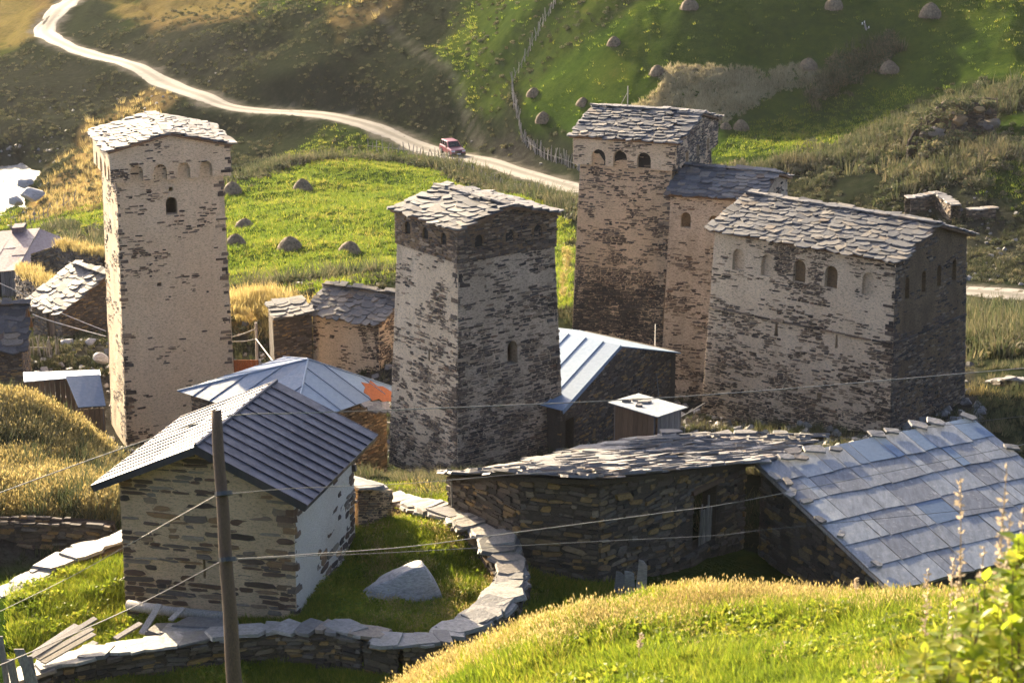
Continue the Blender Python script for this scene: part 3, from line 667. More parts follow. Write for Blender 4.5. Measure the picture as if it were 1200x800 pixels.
# lower building against that tower
qK = rect_from(889, 236, 101, 69, 786, 923)
z2 = qK[1].z; base = at_z(grow(qK, .3), 7.0); c = sum(base, Vector()) / 4
t = thing('stone_house', 'tall narrow stone house leaning against the brown tower with blue grey slate roof', 'house', (c.x, c.y, gz(c.x, c.y)))
Wk = fr(base, 0, 1); Hk = z2 - 7.0
walls(t, base, qK, 'plaster_grey', .4, .75, spec={'AB': dict(big=120, expose=lambda u, v: .42 - .25 * (v > .8) + .3 * (v < .25), holes=[arch(Wk * .22, Hk - 1.55, .5, .75), arch(Wk * .5, Hk - 1.7, .5, .85), arch(Wk * .76, Hk - 1.3, .5, .7), rect(Wk * .5, Hk * .3, .2, .3)]), 'BC': dict(expose=lambda u, v: .2)}, seed=5)
part('inner_wall', *(lambda n: ([base[0] + n + Vector((0, 0, 5)), base[1] + n + Vector((0, 0, 5)), qK[1] + n, qK[0] + n], [(0, 1, 2, 3)]))((base[3] - base[0]).normalized() * .3), 'plaster_brown', t)
for o, s in gable_roof(t, *qK, .75, .25, .2): slate_roof(o, *s, size=(.4, .75), expo=.33)

# the big two-storey house on the right
qD = rect_from(1050, 306, 88, 50, 838, 1133); WDl = fr(qD, 0, 1); WDr = fr(qD, 1, 2); zD = 10.5; bD = at_z(grow(qD, .28), zD); zt = qD[1].z; HD = zt - zD
Wb = fr(bD, 0, 1); Wc = fr(bD, 1, 2); c = sum(bD, Vector()) / 4
t = thing('stone_house', 'large two storey stone house with long slate roof and blind arched niches', 'house', (c.x, c.y, gz(c.x, c.y)))
def exD(u, v):
    e = .3 + .14 * (v < .62) + .8 * max(0, .45 - v)
    if v > .66: e = .1 + .9 * math.exp(-(((u - .5) / .17) ** 4)) * (v > .7)
    return e + (.2 if u < .03 or u > .97 else 0)
nichesL = [arch(Wb * u, HD - 1.65, .62, .98) for u in (.165, .32, .49, .655, .845)]; slits = [[(Wb * .385 - .09, HD - 4.2), (Wb * .385 + .12, HD - 4.2), (Wb * .385 + .04, HD - 3.55), (Wb * .385 - .04, HD - 3.55)], [(Wb * .70 - .05, HD - 4.2), (Wb * .70 + .1, HD - 4.2), (Wb * .70 + .04, HD - 3.6), (Wb * .70 - .03, HD - 3.6)]]
nichesR = [arch(Wc * u, HD - 1.8, .34, .95) for u in (.19, .4, .6, .8)]
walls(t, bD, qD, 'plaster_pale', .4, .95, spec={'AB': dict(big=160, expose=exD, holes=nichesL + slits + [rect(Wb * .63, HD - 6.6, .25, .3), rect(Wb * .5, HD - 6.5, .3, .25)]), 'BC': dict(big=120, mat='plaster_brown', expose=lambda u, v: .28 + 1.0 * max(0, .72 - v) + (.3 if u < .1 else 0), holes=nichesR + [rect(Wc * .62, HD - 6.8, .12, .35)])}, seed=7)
for i, j, hs, dp in ((0, 1, nichesL, .2), (1, 2, nichesR, .22)):
    n = (bD[j] - bD[i]).normalized().cross(Z); O, U, V, Nn, uv = face_frame(bD[i], bD[j], qD[j], qD[i])
    for h in hs:
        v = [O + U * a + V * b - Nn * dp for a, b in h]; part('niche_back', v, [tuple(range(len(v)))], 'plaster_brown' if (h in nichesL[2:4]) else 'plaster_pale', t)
# projecting string course of thin slabs
for i, j in ((0, 1), (1, 2)):
    f = .585; a = bD[i].lerp(qD[i], f); b = bD[j].lerp(qD[j], f); n = (b - a).normalized().cross(Z); L = (b - a).length; x = 0
    while x < L - .1:
        w = min(random.uniform(.5, .9), L - x); put('stone', frame(a + (b - a) * ((x + w / 2) / L) + n * .02 + Z * random.uniform(-.012, .012), (b - a).normalized() * w, n * .22, Z * .055), 'stone', t, 'string_course'); x += w
dk = gable_roof(t, *qD, .95, .3, .3)
for o, s in dk: slate_roof(o, *s, size=(.36, .72), expo=.31, limit=300)
ridge_slabs(t, (qD[0] + qD[3]) / 2 + Z * 1.1, (qD[1] + qD[2]) / 2 + Z * 1.1, 12)

# small plastered house behind the centre tower
qG = rect_from(444, 378, 111, 62, 366, 500, wr=3.6); zt = qG[1].z; bG = at_z(qG, zt - 3.6); c = sum(bG, Vector()) / 4
t = thing('stone_house', 'small plastered house with uneven slate roof tucked behind the dark-crowned tower', 'house', (c.x, c.y, gz(c.x, c.y)))
walls(t, bG, qG, 'plaster', .4, .8, spec={'AB': dict(big=60, expose=lambda u, v: .12 + .45 * max(0, .6 - v) + (.5 if u > .72 else 0)), 'BC': dict(expose=lambda u, v: .5)}, seed=8)
for o, s in gable_roof(t, *qG, .95, .3, .3): slate_roof(o, *s, size=(.4, .75), expo=.33, jitter=1.3)
# slate-topped wall beside it
a = P(320, 374, 112); b = P(365, 366, 112.5); bk = (b - a).normalized().cross(Z) * -1
t = thing('stone_outhouse', 'low dark stone outhouse with sloping slab top next to small plastered house', 'outhouse', a - Z * 2.5)
walls(t, [a - Z * 3, b - Z * 3, b + bk * 1.4 - Z * 3, a + bk * 1.4 - Z * 3], [a, b, b + bk * 1.4 + Z * .25, a + bk * 1.4 + Z * .25], 'mortar_dark', .3, spec={'AB': dict(expose=lambda u, v: .9, big=30)}, stone='stone_dark')
o = slab('roof', [a - bk * .2 + Z * .05, b - bk * .2 + Z * .05, b + bk * 1.6 + Z * .35, a + bk * 1.6 + Z * .35], .08, 'slate', t); slate_roof(o, *[Vector(v.co) for v in o.data.vertices[4:8]], size=(.5, .9), expo=.4)

# hipped blue roof house behind the gabled one
ap = P(361, 421, 90); zr = ap.z - 1.25
W_ = PZ(208, 458, zr); S_ = PZ(344, 492, zr - .3); E_ = PZ(468, 456, zr); S_ = PZ(345, 500, zr); N_ = W_ + E_ - S_
c = (W_ + E_) / 2
t = thing('metal_roof_house', 'low stone house under a hipped pale blue sheet metal roof with rust patch', 'house', (c.x, c.y, gz(c.x, c.y)))
wl = [S_.lerp(c, .12) , E_.lerp(c, .12), N_.lerp(c, .12), W_.lerp(c, .12)]
walls(t, at_z(wl, zr - 4.2), at_z(wl, zr - .02), 'mortar_dark', .35, spec={'AB': dict(expose=lambda u, v: .95, big=60), 'DA': dict(expose=lambda u, v: .9, big=30)}, stone='stone', seed=9)
for e0, e1 in ((W_, S_), (S_, E_), (E_, N_), (N_, W_)):
    n = (e1 - e0).cross(ap - e0).normalized(); w_ = e1 - e0; s0 = (ap - e0).dot(w_) / w_.length_squared; ts = sorted([0, s0, 1] + [k / 7 for k in range(1, 7) if abs(k / 7 - s0) > .05])
    hip = lambda t_: e0.lerp(ap, t_ / s0) if t_ <= s0 else ap.lerp(e1, (t_ - s0) / (1 - s0))
    for t0, t1 in zip(ts[:-1], ts[1:]):
        v = [e0.lerp(e1, t0), e0.lerp(e1, t1), hip(t1), hip(t0)]; v = [v[0], v[1], v[2]] if t0 == 0 else ([v[0], v[1], v[3]] if t1 == 1 else v); m_ = len(v)
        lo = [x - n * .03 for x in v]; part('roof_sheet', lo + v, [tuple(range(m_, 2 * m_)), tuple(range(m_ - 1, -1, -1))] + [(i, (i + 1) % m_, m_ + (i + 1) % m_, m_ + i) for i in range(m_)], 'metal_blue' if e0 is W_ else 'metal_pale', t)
        if 0 < t0 and t0 != s0: part('seam', *tube([e0.lerp(e1, t0) + n * .015, hip(t0) + n * .015], .022, 4), 'metal_blue', t)
    part('hip_cap', *tube([e0 + n * .01, ap + Z * .02], .04, 5), 'metal_pale', t)
n = (E_ - S_).cross(ap - S_).normalized(); cc = PP(443, 460, S_, n); u = (E_ - S_).normalized(); v = n.cross(u); pts = []
for k in range(18):
    r = .75 * (1 + .22 * math.sin(k * 2.7) + .12 * math.sin(k * 5.1)); pts.append(cc + n * .012 + u * math.cos(k / 18 * 6.283) * r * .8 + v * math.sin(k / 18 * 6.283) * r)
part('rust_patch', [p - n * .01 for p in pts] + [p + n * .004 for p in pts], [tuple(range(18, 36))] + [(k, (k + 1) % 18, 18 + (k + 1) % 18, 18 + k) for k in range(18)], 'rust', t)
for k in range(9):
    q = PP(430 + k * 3, 476 + (k % 3) * 3, S_, n); put('slab', frame(q + n * .1, (u * math.cos(k) + v * math.sin(k)) * .6, (v * math.cos(k) - u * math.sin(k)) * .35, n * .06), 'slab', t, 'loose_slab')

# gabled house in front with standing seam roof
pE = 75.5; FE = P(348, 722, 58); p_ = math.radians(pE); dr = Vector((math.cos(p_), math.sin(p_), 0)); dl = Vector((-math.sin(p_), math.cos(p_), 0))
wE = extent(FE, dl, 147); lE = 5.0; zE0 = FE.z - .8; hE = 3.62
A_ = FE; B_ = FE + dr * lE; D_ = FE + dl * wE; C_ = B_ + D_ - FE; bq = at_z([A_, B_, C_, D_], zE0); tq = at_z([A_, B_, C_, D_], FE.z + hE)
c = sum(bq, Vector()) / 4
t = thing('gabled_stone_house', 'small gabled stone house with dark standing seam metal roof and whitewashed side wall', 'house', (c.x, c.y, gz(c.x, c.y)))
riseE = 1.12; HW = hE + .8
walls(t, bq, tq, 'mortar', .45, riseE, 'DA' if False else 'BC', spec={
    'AB': dict(mat='plaster_white', big=90, expose=lambda u, v: -.05 + 1.6 * max(0, u + .25 - v), kw=dict(course=(.12, .24), length=(.25, .6), proud=(.005, .03))),
    'DA': dict(big=300, expose=lambda u, v: .5 + .4 * max(0, .4 - v) - .45 * max(0, v - .72), holes=[rect(wE * .475, HW * .37, .07, .62), rect(wE * .70, HW * .93, .09, .09)], kw=dict(course=(.07, .22), length=(.25, .9), proud=(.004, .035), wander=.7, tiltk=.03))}, stone='stone_house', seed=11, grid=.2)
roofE = gable_roof(t, *tq, riseE, .62, .55, .05, 'wood_brown')
for (o, s), mt in zip(roofE, ('metal_navy', 'metal_navy')):
    e0, e1, r1, r0 = s; k = 12; n = (e1 - e0).cross(r0 - e0).normalized()
    for i in range(k):
        a, b = e0.lerp(e1, i / k), e0.lerp(e1, (i + 1) / k); c_, d_ = r0.lerp(r1, (i + 1) / k), r0.lerp(r1, i / k); j = random.uniform(-.004, .004)
        mid0, mid1 = a.lerp(d_, .55), b.lerp(c_, .55)
        slab('roof_sheet', [x + n * (.02 + j) for x in (a, b, mid1, mid0)], .015, mt, o); slab('roof_sheet', [x + n * (.028 + j) for x in (mid0, mid1, c_, d_)], .015, mt, o)
        v = (b - a).normalized(); M = boxv((a + d_) / 2 + n * .036, (d_ - a), v * .035, n * .042); part('seam', M, [q[::-1] for q in BOXF], mt, o)
    # fascia boards along the verges and eave
    for x, y in ((e0, r0), (e1, r1), (e0, e1)):
        w = (y - x); m_ = (x + y) / 2 - n * .07; side = w.normalized().cross(n); part('fascia', boxv(m_, w, n * .2, side * .03), [q for q in BOXF], 'metal_navy' if True else mt, o)
part('ridge_cap', *tube([roofE[0][1][3] + Z * .05, roofE[0][1][2] + Z * .05], .06, 6), 'metal_navy', t)
# slab-roofed lean-to behind the whitewashed wall
a = P(419, 570, 62.8); b = P(460, 570, 64.5); dn = 2.3
t = thing('stone_lean_to', 'rounded stone lean-to with pale slab roof behind the whitewashed wall', 'lean-to', (a.x, a.y, a.z - dn))
back = (b - a).normalized().cross(Z) * -1.6
tq2 = [a - Z * .1, b - Z * .1, b + back, a + back]; bq2 = [x - Z * (dn + .8) for x in tq2]; bq2[1] = bq2[1] - (b - a) * .12
walls(t, bq2, tq2, 'mortar', .35, spec={'AB': dict(expose=lambda u, v: .75, big=80, kw=dict(tiltk=.08))}, stone='stone_house', seed=13, grid=.2)
u = (b - a).normalized(); v = Z.cross(u)
for k in range(6):
    put('slab', frame(a + u * (.2 + .36 * (k % 3)) + v * (.1 + .7 * (k // 3)) + Z * (.05 + .04 * (k % 2)), u * .75, v * .95, (Z + u * .03).normalized() * .06), 'slab', t, 'slab')

# house with blue metal roof between the towers
zI = None; pk = P(720, 406, 90); fcn = P(656, 476, 85.5)
ex = Vector((-math.sin(math.radians(50)), math.cos(math.radians(50)), 0)); wd = Vector((math.cos(math.radians(38)), math.sin(math.radians(38)), 0))
rcn = P(786, 412, 93.5)
t = thing('stone_house', 'dark stone gable house with pale blue metal roof squeezed between the towers', 'house', (pk.x, pk.y, gz(pk.x, pk.y)))
zbI = 9.5; bfc, bpk, brc = (Vector((a.x, a.y, zbI)) for a in (fcn, pk, rcn))
dep = ex * 5.0
panel('gable_wall', [bfc, brc, rcn, fcn], 'mortar_dark', t, .4, [pk], holes=[rect(.75, 2.0, .8, 1.7)], mitre=False)
masonry(t, [bfc, brc, rcn, fcn], lambda u, v: .9, 'stone_dark', top=[pk], holes=[rect(.75, 2.0, .8, 1.7)], seed=15, big=150)
for p0, p1 in ((fcn, bfc), (rcn, brc)): part('side_wall', [p0, p1, p1 + dep, p0 + dep, p0 + wd * .3, p1 + wd * .3, p1 + dep + wd * .3, p0 + dep + wd * .3], BOXF, 'mortar_dark', t)
part('interior_shade_sheet', [bfc + dep * .3, brc + dep * .3, rcn + dep * .3 - Z * .3, fcn + dep * .3 - Z * .3], [(0, 1, 2, 3)], 'shade_black', t)  # near-black sheet behind the doorway, painted stand-in for indoor shade
gv = -ex * .35; sd = (fcn - pk).normalized() * .35
e1 = fcn + sd + gv; r1 = pk + gv + Z * .05; e0 = e1 + ex * 5.6; r0 = r1 + ex * 5.6; n = (e1 - e0).cross(r0 - e0).normalized(); k = 6
for i in range(k):
    q4 = [e0.lerp(e1, i / k), e0.lerp(e1, (i + 1) / k), r0.lerp(r1, (i + 1) / k), r0.lerp(r1, i / k)]; slab('roof_sheet', [x + n * .06 for x in q4], .02, 'metal_pale', t)
    part('seam', boxv((q4[1] + q4[2]) / 2 + n * .08, q4[2] - q4[1], (q4[1] - q4[0]).normalized() * .03, n * .05), [q[::-1] for q in BOXF], 'metal_pale', t)
part('barge_board', boxv((e1 + r1) / 2 + n * .0, r1 - e1, ex * .04, n * .18), [q for q in BOXF], 'metal_pale', t)
sd2 = (rcn - pk).normalized() * .3; slab('roof_sheet', [x + Z * .04 for x in (rcn + sd2 + gv, rcn + sd2 + gv + ex * 5.6, r0, r1)], .05, 'metal_pale', t)

# tin-roofed wooden shed in front of that wall
a = P(718, 472, 83.5); b = P(769, 487, 81); c_ = P(800, 477, 83.2); d_ = a + c_ - b
t = thing('lean_to_shed', 'little plank shed with flat tin roof against the dark stone gable', 'shed', (b.x, b.y, b.z - 1.7))
lo = [Vector((x.x, x.y, b.z - 2.2)) for x in (a, b, c_, d_)]; tp = [Vector((x.x, x.y, x.z - .06)) for x in (a, b, c_, d_)]
for i, j, mt in ((0, 1, 'wood_brown'), (1, 2, 'wood_grey'), (2, 3, 'wood_grey'), (3, 0, 'wood_grey')):
    k = 9; w = (lo[j] - lo[i]); nn = w.normalized().cross(Z)
    for m_ in range(k):
        p0, p1 = lo[i] + w * (m_ / k), lo[i] + w * ((m_ + .95) / k); q0, q1 = tp[i].lerp(tp[j], m_ / k), tp[i].lerp(tp[j], (m_ + .95) / k); o2 = nn * (random.uniform(0, .02) - .08)
        part('plank', [p0 + o2, p1 + o2, p1 + o2 - nn * .03, p0 + o2 - nn * .03, q0 + o2, q1 + o2, q1 + o2 - nn * .03, q0 + o2 - nn * .03], BOXF, mt, t)
cc = (a + b + c_ + d_) / 4; rq = [cc + (x - cc) * 1.14 for x in (a, b, c_, d_)]
o = slab('roof', [x + Z * .02 for x in rq], .04, 'sheet', t)
for k in range(7): q = cc + (c_ - b) * random.uniform(-.3, .4) + (a - b) * random.uniform(-.1, .45); put('slab', frame(q + Z * .08, X * random.uniform(.2, .5), Y * random.uniform(.15, .3), Z * .08), 'slab', t, 'weight_stone')

# barn: long rubble wall, slab roof
bl_ = P(525, 562, 64.5); cn = P(702, 566, 61); rt_ = P(874, 544, 66.5); zb_ = 15.2
t = thing('stone_barn', 'long dry stone barn wall with sagging slab roof and broken plank door', 'barn', (cn.x, cn.y, gz(cn.x, cn.y)))
mid = P(610, 562, 61.6); m2 = P(790, 556, 63.2)
ln = [bl_, mid, cn, m2, rt_]
for i in range(4):
    a, b = ln[i], ln[i + 1]; a0, b0 = Vector((a.x, a.y, zb_)), Vector((b.x, b.y, zb_)); w = (b - a).length; hl = []
    if i == 3: hl = [rect(w * .42, .8, 1.3, 1.9)]
    panel('wall', [a0, b0, b, a], 'mortar_dark', t, .5, holes=hl, grid=.2, rough=.04, mitre=False)
    masonry(t, [a0, b0, b, a], lambda u, v: 1.4, 'stone_dark', course=(.07, .2), length=(.16, .62), proud=(.0, .1), big=75, holes=hl, kind='rubble', seed=20 + i, tiltk=.12)
    if hl:
        O, U, V, Nn, uv = face_frame(a0, b0, b, a); x0 = w * .42
        for k, (du, h_, lean) in enumerate(((-.2, 1.3, .06), (-.04, 1.1, .03), (.08, 1.1, -.02), (.19, 1.2, .0), (.29, 1.5, .0), (.4, 1.1, .02))):
            p0 = O + U * (x0 + du + .12) + V * .8 - Nn * .12; part('door_plank', boxv(p0 + V * h_ / 2 + U * lean, U * .085, Nn * .03, V * h_ + U * lean * 2), BOXF, 'wood_grey', t)
        part('lintel', boxv(O + U * (x0) + V * 2.76 + Nn * .0, U * 1.7, Nn * .3, V * .12), BOXF, 'wood_brown', t)
        part('interior_shade_sheet', boxv(O + U * x0 + V * 1.5 - Nn * 1.2, U * 2.2, Nn * .05, V * 2.6), BOXF, 'shade_black', t)  # black board behind the door hole: the dimness inside is painted
rb = [P(560, 556, 68.5), P(650, 537, 73), P(735, 517, 78), P(820, 511, 79), P(965, 512, 79.5)]; fe = [P(523, 558, 64.2), P(610, 559, 61.3), P(702, 563, 60.6), P(792, 553, 62.9), P(885, 541, 66.3)]
for i in range(4):
    o = slab('roof', [fe[i], fe[i + 1], rb[i + 1], rb[i]], .12, 'mortar_dark', t)
    slate_roof(o, fe[i] + Z * .0, fe[i + 1], rb[i + 1], rb[i], size=(.45, 1.0), expo=.6, mat='roof_slab', th=.06, jitter=1.3)
for k in range(26):      # slabs heaped on the ridge
    q = rb[2].lerp(rb[4], random.random() ** 1.2 * .8 + .02) + Vector((0, -random.uniform(0, 1.5), .12 + random.uniform(0, .25)))
    put('slab', frame(q, Vector((1, .2, random.uniform(-.25, .25))).normalized() * random.uniform(.5, .9), Vector((-.2, 1, random.uniform(-.2, .2))).normalized() * .5, Z * .07), 'roof_slab', t, 'slab')
u = (rb[1] - rb[0]).normalized()
# rope hanging at the corner
part('rope', *tube([fe[0] + Vector((.15, -.1, -.05)), fe[0] + Vector((.17, -.12, -.9))], .03, 5), 'wire_pale', t)

# the roof covered with big worn sheets
TL = P(885, 541, 66); TR = PZ(1137, 489, TL.z); BL = P(1042, 690, 60.5); BR = BL + TR - TL
t = thing('sheet_roof_barn', 'barn under a broad roof of weathered blue grey sheets weighted with slabs', 'barn', ((TL.x + BR.x) / 2, (TL.y + BR.y) / 2, 15.5))
n = (BR - BL).cross(TL - BL).normalized(); o = slab('roof', [x - n * .05 for x in (BL, BR, TR, TL)], .1, 'wood_grey', t)
rows, cols = 6, 11; U = (TR - TL) / cols; D = (BL - TL) / rows
for r in range(rows - 1, -1, -1):
    off = (0, .35, .1, .5, .2, .4)[r]; x = -off
    while x < cols:
        w = random.choice((.45, .7, 1, 1.35, 1.8)); x0, x1 = max(0, x), min(cols + .08, x + w); x += w
        if x1 - x0 < .12: continue
        lift = .008 + .012 * random.random() + (rows - r) * .001; q4 = [TL + U * x0 + D * (r + 1.08 + random.uniform(-.05, .05)), TL + U * (x1 - .03) + D * (r + 1.08 + random.uniform(-.05, .05)), TL + U * (x1 - .03) + D * r, TL + U * x0 + D * r]
        mt = 'metal_blue' if random.random() < .07 else 'sheet'
        q4 = [q4[0] + n * (lift + .006 + random.uniform(0, .02)), q4[1] + n * (lift + .006 + random.uniform(0, .02)), q4[2] + n * (lift - .008), q4[3] + n * (lift - .008)]
        slab('roof_sheet', q4, .007, mt, o)
un = U.normalized(); dn_ = D.normalized()
for x, y, s in ((.02, .02, .6), (.12, .03, .5), (.17, .0, .55), (.25, .015, .7), (.33, .05, .4), (.55, .0, .6), (.62, .0, .5), (.75, .0, .7), (.83, .0, .6), (.98, .01, .55), (.0, .15, .5), (.03, .2, .4), (.0, .28, .55), (.02, .36, .4), (.0, .5, .4), (.02, .62, .35), (1.0, .3, .5), (.17, .06, .45), (.035, .85, .35)):
    put('slab', frame(TL + (TR - TL) * x + (BL - TL) * y + n * .11, (un * math.cos(y * 9 + x) + dn_ * math.sin(y * 9 + x)) * s, (dn_ * math.cos(y * 9 + x) - un * math.sin(y * 9 + x)) * s * .6, n * .06), 'slab', t, 'weight_slab')
wv = [Vector((a.x, a.y, z)) for a, z in ((TL, 15), (BL, 14.5), )]; a, b = TL + un * .25, BL + un * .25; a0, b0 = Vector((a.x, a.y, 14.8)), Vector((b.x, b.y, 14.8))
panel('gable_wall', [a0, b0, b - Z * .12, a - Z * .12], 'mortar_dark', t, .5, grid=.25, rough=.04, mitre=False)
masonry(t, [a0, b0, b - Z * .12, a - Z * .12], lambda u, v: 1.2, 'stone_dark', course=(.1, .22), length=(.18, .5), proud=(0, .07), big=80, kind='rubble', seed=30, tiltk=.1)
for a, b in ((BL, BR), (BR, TR), (TR, TL)):
    a1, b1 = a.lerp((TL + BR) / 2, .04) - Z * .15, b.lerp((TL + BR) / 2, .04) - Z * .15; a0, b0 = Vector((a1.x, a1.y, 14.8)), Vector((b1.x, b1.y, 14.8))
    part('wall', [a0, b0, b1, a1], [(0, 1, 2, 3)], 'mortar_dark', t)

# ------------------------------------------------------------------ sheds and ruins on the left
RR_ = P(47, 268, 152); ER = P(19, 317, 147); BRr = P(84, 283, 152); dv = Vector((-.9, -.35, 0)).normalized() * 11
t = thing('rusty_roof_barn', 'timber barn with patched rusty purple brown metal roof near the river', 'barn', (ER.x - 4, ER.y + 3, gz(ER.x - 4, ER.y + 3)))
n = (ER - (ER + dv)).cross(RR_ - ER).normalized(); k = 11
for i in range(k):
    q4 = [(ER + dv).lerp(ER, i / k), (ER + dv).lerp(ER, (i + 1) / k), (RR_ + dv).lerp(RR_, (i + 1) / k), (RR_ + dv).lerp(RR_, i / k)]; f = random.uniform(.35, .65)
    for a, b in ((0, f + .02), (f, 1)):
        r4 = [q4[0].lerp(q4[3], a), q4[1].lerp(q4[2], a), q4[1].lerp(q4[2], b), q4[0].lerp(q4[3], b)]; slab('roof_sheet', [x + n * (random.uniform(.02, .05) + (.03 if a else 0)) for x in r4], .02, 'metal_rusty', t)
n2 = (BRr - ER).cross(RR_ - ER).normalized(); part('roof_end', [ER, BRr, RR_, ER - n2 * .05, BRr - n2 * .05, RR_ - n2 * .05], [(0, 1, 2), (5, 4, 3), (0, 3, 4, 1), (1, 4, 5, 2), (2, 5, 3, 0)], 'metal_rusty', t)
q = RR_ + dv * .14 - (RR_ - ER).normalized() * .25; part('smoke_vent', boxv(q + Z * .25, dv.normalized() * .9, (RR_ - ER).normalized() * .9, n * .5), BOXF, 'metal_rusty', t)
bk = (BRr - ER); e_ = [ER + dv, ER + dv * .02, BRr.lerp(ER, .05)]
for a, b in ((e_[0], e_[1]), (e_[1], e_[2])):
    w = b - a; L = w.length; kk = int(L / .3); nn = w.normalized().cross(Z)
    for i in range(kk):
        if a is e_[0] and .55 < i / kk < .9: continue
        c0 = a + w * ((i + .5) / kk); part('plank', boxv(Vector((c0.x, c0.y, ER.z - 1.8)) - nn * (.15 + random.uniform(0, .03)), w.normalized() * .28, nn * .04, Z * 3.5), BOXF, 'wood_grey', t)
part('interior_shade_sheet', boxv(Vector(((e_[0].x + e_[1].x) / 2, (e_[0].y + e_[1].y) / 2, ER.z - 1.8)) + Vector((.2, .9, 0)), dv, Y * .05, Z * 3.4), BOXF, 'shade_black', t)  # near-black board paints the gloom behind the missing planks

qO = rect_from(72, 366, 124, 42, 37, None, wr=6.0); bO = at_z(qO, qO[1].z - 2.6); c = sum(bO, Vector()) / 4
t = thing('stone_hut', 'stone hut with sunlit slate roof and plank door beside the tall tower', 'hut', (c.x, c.y, gz(c.x, c.y)))
wO = fr(qO, 0, 1)
walls(t, bO, qO, 'mortar_dark', .35, 1.6, spec={'AB': dict(expose=lambda u, v: .8, big=20, holes=[rect(wO * .62, .25, .9, 2.0)]), 'BC': dict(expose=lambda u, v: .9, big=60)}, stone='stone_dark', seed=40)
O, U, V, Nn, uv = face_frame(bO[0], bO[1], qO[1], qO[0])
for k in range(4): part('door_plank', boxv(O + U * (wO * .62 - .33 + .2 * k) + V * 1.2 - Nn * .12, U * .19, Nn * .03, V * 1.9), BOXF, 'wood_brown', t)
for o, s in gable_roof(t, *qO, 1.6, .35, .3): slate_roof(o, *s, size=(.5, .9), expo=.4, jitter=1.4)
qQ = rect_from(25, 409, 104, 98, -70, None, wr=4.2); bQ = at_z(qQ, qQ[1].z - 3.2); c = sum(bQ, Vector()) / 4
t = thing('stone_hut', 'dark stone hut with bright slate roof above the golden grass mound', 'hut', (c.x, c.y, gz(c.x, c.y)))
walls(t, bQ, qQ, 'mortar_dark', .35, 1.5, spec={'AB': dict(expose=lambda u, v: .9, big=60), 'BC': dict(expose=lambda u, v: .9, big=20)}, stone='stone_dark', seed=41)
for o, s in gable_roof(t, *qQ, 1.5, .25, .25): slate_roof(o, *s, size=(.5, .95), expo=.38, jitter=1.3)

t = thing('tin_shed', 'wooden shed with white and blue tin roofs at the foot of the tall tower', 'shed', P(80, 490, 95))
w4 = [P(28, 447, 95), P(118, 439.5, 96), P(117, 433, 99.2), P(27, 436, 98.2)]
for i in range(5):
    a, b = i / 5, (i + 1) / 5; slab('roof_sheet', [w4[0].lerp(w4[1], a), w4[0].lerp(w4[1], b), w4[3].lerp(w4[2], b), w4[3].lerp(w4[2], a)], .03 + .004 * (i % 2), 'metal_pale', t)
b4 = [P(92, 478, 93.2), P(124, 476, 93.8), P(117, 439.5, 95.9), P(77, 441.8, 95.2)]
for i in range(2):
    a, b = i / 2, (i + 1) / 2; slab('roof_sheet', [x + Z * .04 for x in (b4[0].lerp(b4[1], a), b4[0].lerp(b4[1], b), b4[3].lerp(b4[2], b), b4[3].lerp(b4[2], a))], .03 + .004 * i, 'metal_blue', t)
for a, b, mt in ((w4[0], w4[1], 'wood_brown'), (b4[0], b4[1], 'wood_brown'), (b4[1], w4[2], 'wood_grey')):
    w = b - a; nn = w.normalized().cross(Z); kk = max(3, int(w.length / .22))
    for i in range(kk):
        c0 = a + w * ((i + .5) / kk) - nn * (.12 + random.uniform(0, .025)); part('plank', boxv(c0 - Z * 1.35, w.normalized() * .2, nn * .03, Z * 2.5), BOXF, mt, t)

# ------------------------------------------------------------------ dry stone walls
def dry_wall(name, label, tops, height, width=.6, cap=(.7, 1.2), stone='stone_dark', capmat='slab', cat='wall', both=True, capn=1, big=40, group=None):
    pts = [P(*a) for a in tops]; t = thing(name, label, cat, pts[len(pts) // 2] - Z * height, group)
    for i in range(len(pts) - 1):
        a, b = pts[i], pts[i + 1]; w = b - a; n = Vector((w.y, -w.x, 0)).normalized() * width / 2
        for s in (1, -1):
            p, q = (a + n, b + n) if s > 0 else (b - n, a - n); quad = [p - Z * height, q - Z * height, q - Z * .04, p - Z * .04]
            part('core', [x - (n * s) * .06 for x in quad], [(0, 1, 2, 3)], 'mortar_dark', t)
            masonry(t, quad, lambda u, v: 1.4, stone, course=(.06, .17), length=(.18, .6), proud=(-.02, .1), big=big // (len(pts) - 1) if s > 0 else 0, kind='rubble', seed=i * 3 + (s > 0) + len(tops), tiltk=.06)
        x = 0; L = w.length; u = w.normalized()
        if cap:
            while x < L:
                c_ = random.uniform(*cap); wd = width * random.uniform(1.0, 1.45); rz = random.gauss(0, .18); v = Z.cross(u)
                uu = u * math.cos(rz) + v * math.sin(rz); vv = v * math.cos(rz) - u * math.sin(rz); nn = (Z + u * random.gauss(0, .06) + v * random.gauss(0, .06)).normalized()
                for k in range(capn): put('slab', frame(a + u * min(x + c_ / 2, L) + Z * (.03 + .07 * k + random.uniform(0, .03)) + v * random.gauss(0, .05), uu * c_ * 1.08, vv * wd * (.9 if k else 1), nn * random.uniform(.05, .1)), capmat, t, 'cap_slab')
                x += c_ * .85
            # a few split stones between the caps
            for k in range(int(L * 2)): put('slab', frame(a + u * random.uniform(0, L) + Vector((n.x, n.y, 0)) * random.uniform(-1, 1) + Z * random.uniform(-.03, .06), (u + X * random.uniform(-.5, .5)).normalized() * random.uniform(.25, .5), Z.cross(u) * random.uniform(.15, .35), Z * .06), capmat, t, 'cap_slab')
    return t
